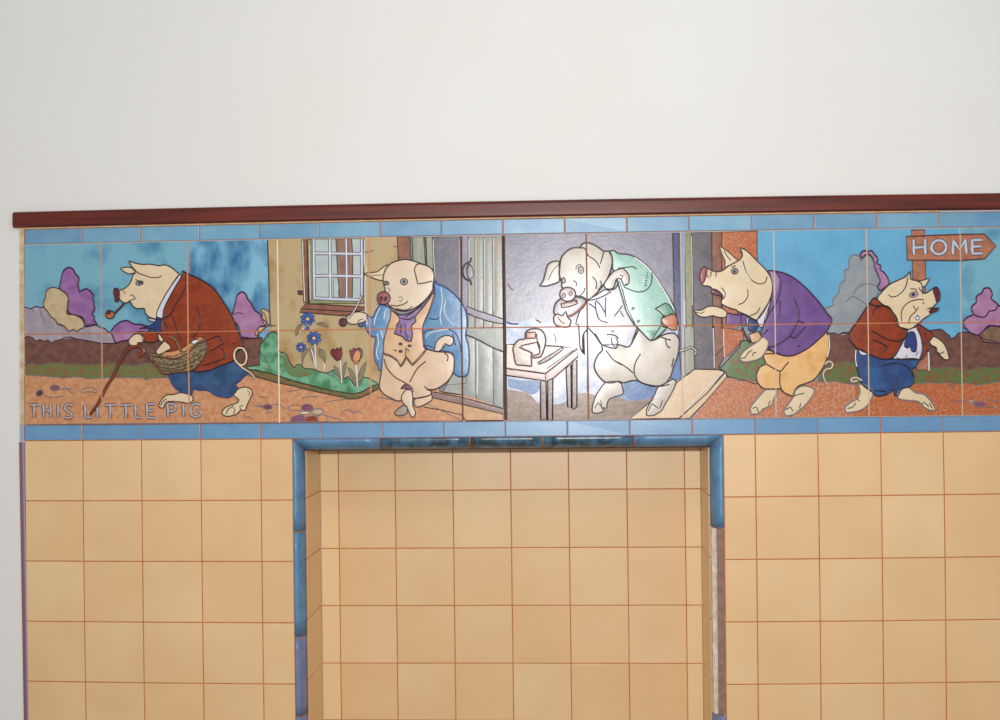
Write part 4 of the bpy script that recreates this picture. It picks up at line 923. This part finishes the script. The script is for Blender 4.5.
# recess lining
bz = [ztop] + [W(470, y, DEP)[1] for y in (490.2, 548, 605.6, 663.3)]
while bz[-1] > .16: bz.append(bz[-1] - .1518)
bz.append(0.0)
g = Mesh()
for i in range(len(bx) - 1):
    for j in range(len(bz) - 1):
        q = [Vector((bx[i], DEP, bz[j])), Vector((bx[i + 1], DEP, bz[j])), Vector((bx[i + 1], DEP, bz[j + 1])), Vector((bx[i], DEP, bz[j + 1]))]
        g.prism(q, (0, -1, 0), -.005, 0, 'cream_inner' if i in (0, len(bx) - 2) else random.choice(('cream_0', 'cream_1', 'cream_2')), tilt=.00025)
g.face([(bx[0], DEP + .0014, bz[0]), (bx[-1], DEP + .0014, bz[0]), (bx[-1], DEP + .0014, 0), (bx[0], DEP + .0014, 0)], 'grout')
g.build('wall_recess_back', rec=False, kind='structure')
for nm, x, s in (('wall_recess_left', bx[0], 1), ('wall_recess_right', bx[-1], -1)):
    g = Mesh()
    for j in range(len(bz) - 1):
        q = [Vector((x, .033, bz[j])), Vector((x, DEP, bz[j])), Vector((x, DEP, bz[j + 1])), Vector((x, .033, bz[j + 1]))]
        if s > 0: q = q
        g.prism(q, (s, 0, 0), -.005, 0, random.choice(('cream_0', 'cream_2')), tilt=.0002)
    g.face([(x - s * .0014, .03, bz[0]), (x - s * .0014, DEP, bz[0]), (x - s * .0014, DEP, 0), (x - s * .0014, .03, 0)], 'grout')
    g.build(nm, rec=False, kind='structure')
g = Mesh(); g.box(bx[0] - .01, bx[-1] + .01, .028, DEP + .004, ztop - .002, ztop + .01, 'soffit_shade'); g.build('ceiling_recess', kind='structure')

# blue tile borders above and below the mural
def border(name, j0, j1, mats, label, i1=19):
    g = Mesh()
    for i in range(i1):
        q = [V3(L(i, j0), 0), V3(L(i + 1, j0), 0), V3(L(i + 1, j1), 0), V3(L(i, j1), 0)]
        g.prism(q, (0, -1, 0), -.006, .001, random.choice(mats), tilt=.0003, bev=.0015)
        g.face([V3(L(i, j0), 0.0002), V3(L(i + 1, j0), 0.0002), V3(L(i + 1, j1), 0.0002), V3(L(i, j1), 0.0002)], 'grout')
    return g.build(name, rec=False, label=label, category='tile border')
border('tile_border', -3.525, -3.27, ('border_0', 'border_1'), 'narrow course of sky blue tiles between the wooden rail and the mural')
border('tile_border', -.258, 0, ('lower_0', 'lower_1'), 'narrow course of blue tiles directly under the mural, above the cream tiles')

# varnished rail
g = Mesh()
prof = [(-.0, -3.545), (-.008, -3.55), (-.013, -3.575), (-.014, -3.62), (-.014, -3.76), (-.011, -3.80), (-.004, -3.815), (.004, -3.815)]
cols = [-.165 + (19 + .165) * k / 40 for k in range(41)]
prof2 = [(y, j) for y, j in prof]
for k in range(40):
    for q in range(len(prof2) - 1):
        (y0, j0), (y1, j1) = prof2[q], prof2[q + 1]
        g.face([V3(L(cols[k], j0), y0), V3(L(cols[k + 1], j0), y0), V3(L(cols[k + 1], j1), y1), V3(L(cols[k], j1), y1)], 'wood')
for c in (cols[0], cols[-1]): g.face([V3(L(c, j), y) for y, j in prof2], 'wood')
g.build('wooden_rail', smoothf=False, label='dark reddish brown varnished wooden rail capping the tiled wall', category='rail')
g = Mesh()
fc = [-.1 + (15.0 + .1) * k / 20 for k in range(21)]
for k in range(20):
    g.face([V3(L(fc[k], -3.528), -.002), V3(L(fc[k + 1], -3.528), -.002), V3(L(fc[k + 1], -3.565), -.004), V3(L(fc[k], -3.565), -.004)], 'fillet')
    g.face([V3(L(fc[k], -3.528), -.002), V3(L(fc[k + 1], -3.528), -.002), V3(L(fc[k + 1], -3.528), .004), V3(L(fc[k], -3.528), .004)], 'fillet')
g.build('trim_1', kind='structure')
# left edge: glazed edge beside the mural, raw tile edge below
g = Mesh()
def strip(j0, j1, a, b, mat, y=-.0005):
    q = [V3(L(a, j0), 0), V3(L(b, j0), 0), V3(L(b, j1), 0), V3(L(a, j1), 0)]
    g.prism(q, (0, -1, 0), -.005, -y, mat, gap=.0002, bev=.001)
strip(-3.515, -.26, -.085, -.045, 'edge_pale'); strip(-3.515, -.26, -.045, -.008, 'fillet')
strip(-.26, 0, -.085, -.01, 'edge_blue')
strip(.02, RB, -.1, -.045, 'edge_brown'); strip(.02, RB, -.045, -.01, 'edge_lilac')
g.build('trim_2', kind='structure', rec=False)

# ------------------------------------------------------------------ blue surround of the recess
sur = bpy.data.objects.new('recess_surround', None); C.objects.link(sur); sur.location = V3(L(8, 8), 0)
sur.location.z = 0
sur['label'] = 'rounded blue tile surround framing the recess, its right side broken away'; sur['category'] = 'tile surround'
SW = .205
PR = []
for k in range(9):
    t = k / 8 * math.pi / 2
    PR.append((.03 + (SW - .03) * math.sin(t) if k else 0.0, -.0035 + (.042 if k else 0) * (1 - math.cos(t))))
PR = [(0.0, .002), (0.004, -.0022), (.03, -.0035)] + PR[1:] + [(SW, .046)]
KL, KR, KH = .77, .98, 1.0
def seg(pa, pb, side, a_mitre=False, b_mitre=False):
    """profile ring at both ends; side: 'l','r','h'. pa/pb: row (jamb) or column (head)"""
    rings = []
    for p, mit in ((pa, a_mitre), (pb, b_mitre)):
        r = []
        for s_, y in PR:
            if side == 'l': i, j = OL + KL * s_, (KH * s_ if mit else p)
            elif side == 'r': i, j = OR_ - KR * s_, (KH * s_ if mit else p)
            else: i, j = ((OL + KL * s_) if mit == 1 else (OR_ - KR * s_) if mit == 2 else p), KH * s_
            r.append(V3(L(i, j), y))
        rings.append(r)
    return rings
def piece(name, segs, mats, label=None):
    g = Mesh(); off = sur.location
    for (pa, pb, side, am, bm), mt in zip(segs, mats):
        A_, B_ = seg(pa, pb, side, am, bm)
        A_ = [p - off for p in A_]; B_ = [p - off for p in B_]
        K = 6; rings = [[a.lerp(b, .006 + .988 * k / K) for a, b in zip(A_, B_)] for k in range(K + 1)]
        for k in range(K):
            for q in range(len(PR) - 1):
                g.face([rings[k][q], rings[k][q + 1], rings[k + 1][q + 1], rings[k + 1][q]], mt)
        for r in (rings[0], rings[-1]):
            g.face(r + [Vector((r[0].x, .034, r[0].z))], mt)
        # grout bed
        for q in range(len(PR) - 1):
            def sh(p): return p + Vector((0, .0015, 0))
            g.face([sh(A_[q]), sh(A_[q + 1]), sh(B_[q + 1]), sh(B_[q])], 'grout')
    o = g.build(name, sur, smoothf=True)
    if label: o['label'] = label
    return o
piece('jamb', [(0, 1.52, 'l', True, False), (1.52, 3.24, 'l', 0, 0), (3.24, 4.53, 'l', 0, 0), (4.53, 6, 'l', 0, 0), (6, 7.4, 'l', 0, 0), (7.4, RB, 'l', 0, 0)],
      ['trim_blue', 'trim_blue', 'trim_faded', 'trim_faded', 'trim_blue', 'trim_blue'], 'left blue rounded upright')
piece('jamb', [(0, 1.49, 'r', True, False)], ['trim_blue'], 'short intact piece of the right blue upright')
piece('jamb', [(4.5, 6, 'r', 0, 0), (6, 7.4, 'r', 0, 0), (7.4, RB, 'r', 0, 0)], ['trim_faded', 'trim_blue', 'trim_blue'], 'lower right blue upright')
piece('lintel', [(0, 5.95, 'h', 1, 0), (5.95, 7.43, 'h', 0, 0), (7.43, 8.6, 'h', 0, 0), (8.6, 10.08, 'h', 0, 0), (10.08, 0, 'h', 0, 2)],
      ['trim_blue', 'trim_dark', 'trim_dark', 'trim_dark', 'trim_blue'])
g = Mesh(); off = sur.location
def rq(a, b, j0, j1, y0, y1, mat, n=14, jit=.012):
    prev = None
    for k in range(n + 1):
        j = j0 + (j1 - j0) * k / n; d = random.uniform(-jit, jit)
        cur = [V3(L(a + d, j), y1 + .012) - off, V3(L(a + d, j), y0) - off, V3(L((a + b) / 2, j), y0 - random.uniform(0, .002)) - off, V3(L(b, j), y1) - off, V3(L(b, j), y1 + .012) - off]
        if prev:
            for q in range(4): g.face([prev[q], prev[q + 1], cur[q + 1], cur[q]], mat)
        prev = cur
rq(OR_ - .12, OR_ - .005, 1.5, 4.49, .004, .0015, 'bisque', jit=.006)
rq(OR_ - .185, OR_ - .12, 1.52, 4.49, .012, .006, 'mortar', jit=.018)
o = g.build('mortar_bed', sur, smoothf=False); o['label'] = 'rough grey brown bed where the upright tiles broke off'

# ------------------------------------------------------------------ light
def area(name, loc, tgt, size, power, col):
    l = bpy.data.lights.new(name, 'AREA'); l.shape = 'DISK'; l.size = size; l.energy = power; l.color = col
    o = bpy.data.objects.new(name, l); C.objects.link(o); o.location = loc
    o.rotation_euler = (Vector(tgt) - Vector(loc)).to_track_quat('-Z', 'Y').to_euler()
    return o
fl_ = bpy.data.lights.new('camera_flash', 'POINT'); fl_.energy = 183; fl_.shadow_soft_size = .035; fl_.color = (1, .995, .985)
fo = bpy.data.objects.new('camera_flash', fl_); C.objects.link(fo); fo.location = (CAM.x + .02, CAM.y + .02, CAM.z + .17)
lamp = area('ceiling_lamp', (.12, -1.45, 2.74), (.12, 0, 1.2), .55, 6, (1, .97, .93))
wd = bpy.data.worlds.new('room_light'); SC.world = wd; wd.use_nodes = True
bg = wd.node_tree.nodes['Background']; bg.inputs[0].default_value = (.98, .99, 1.0, 1); bg.inputs[1].default_value = .42

# ------------------------------------------------------------------ camera
cd = bpy.data.cameras.new('camera'); cam = bpy.data.objects.new('camera', cd); C.objects.link(cam)
cd.sensor_width = 36; cd.lens = 36 * 1200 / 1000; cd.clip_start = .02
from mathutils import Matrix
m3 = Matrix(((R_[0], U_[0], -F_[0]), (R_[1], U_[1], -F_[1]), (R_[2], U_[2], -F_[2])))
cam.matrix_world = Matrix.Translation(CAM) @ m3.to_4x4()
SC.camera = cam
SC.view_settings.view_transform = 'Standard'; SC.view_settings.look = 'None'
SC.view_settings.exposure = 0.0; SC.view_settings.gamma = 1.0; SC.view_settings.use_curve_mapping = False
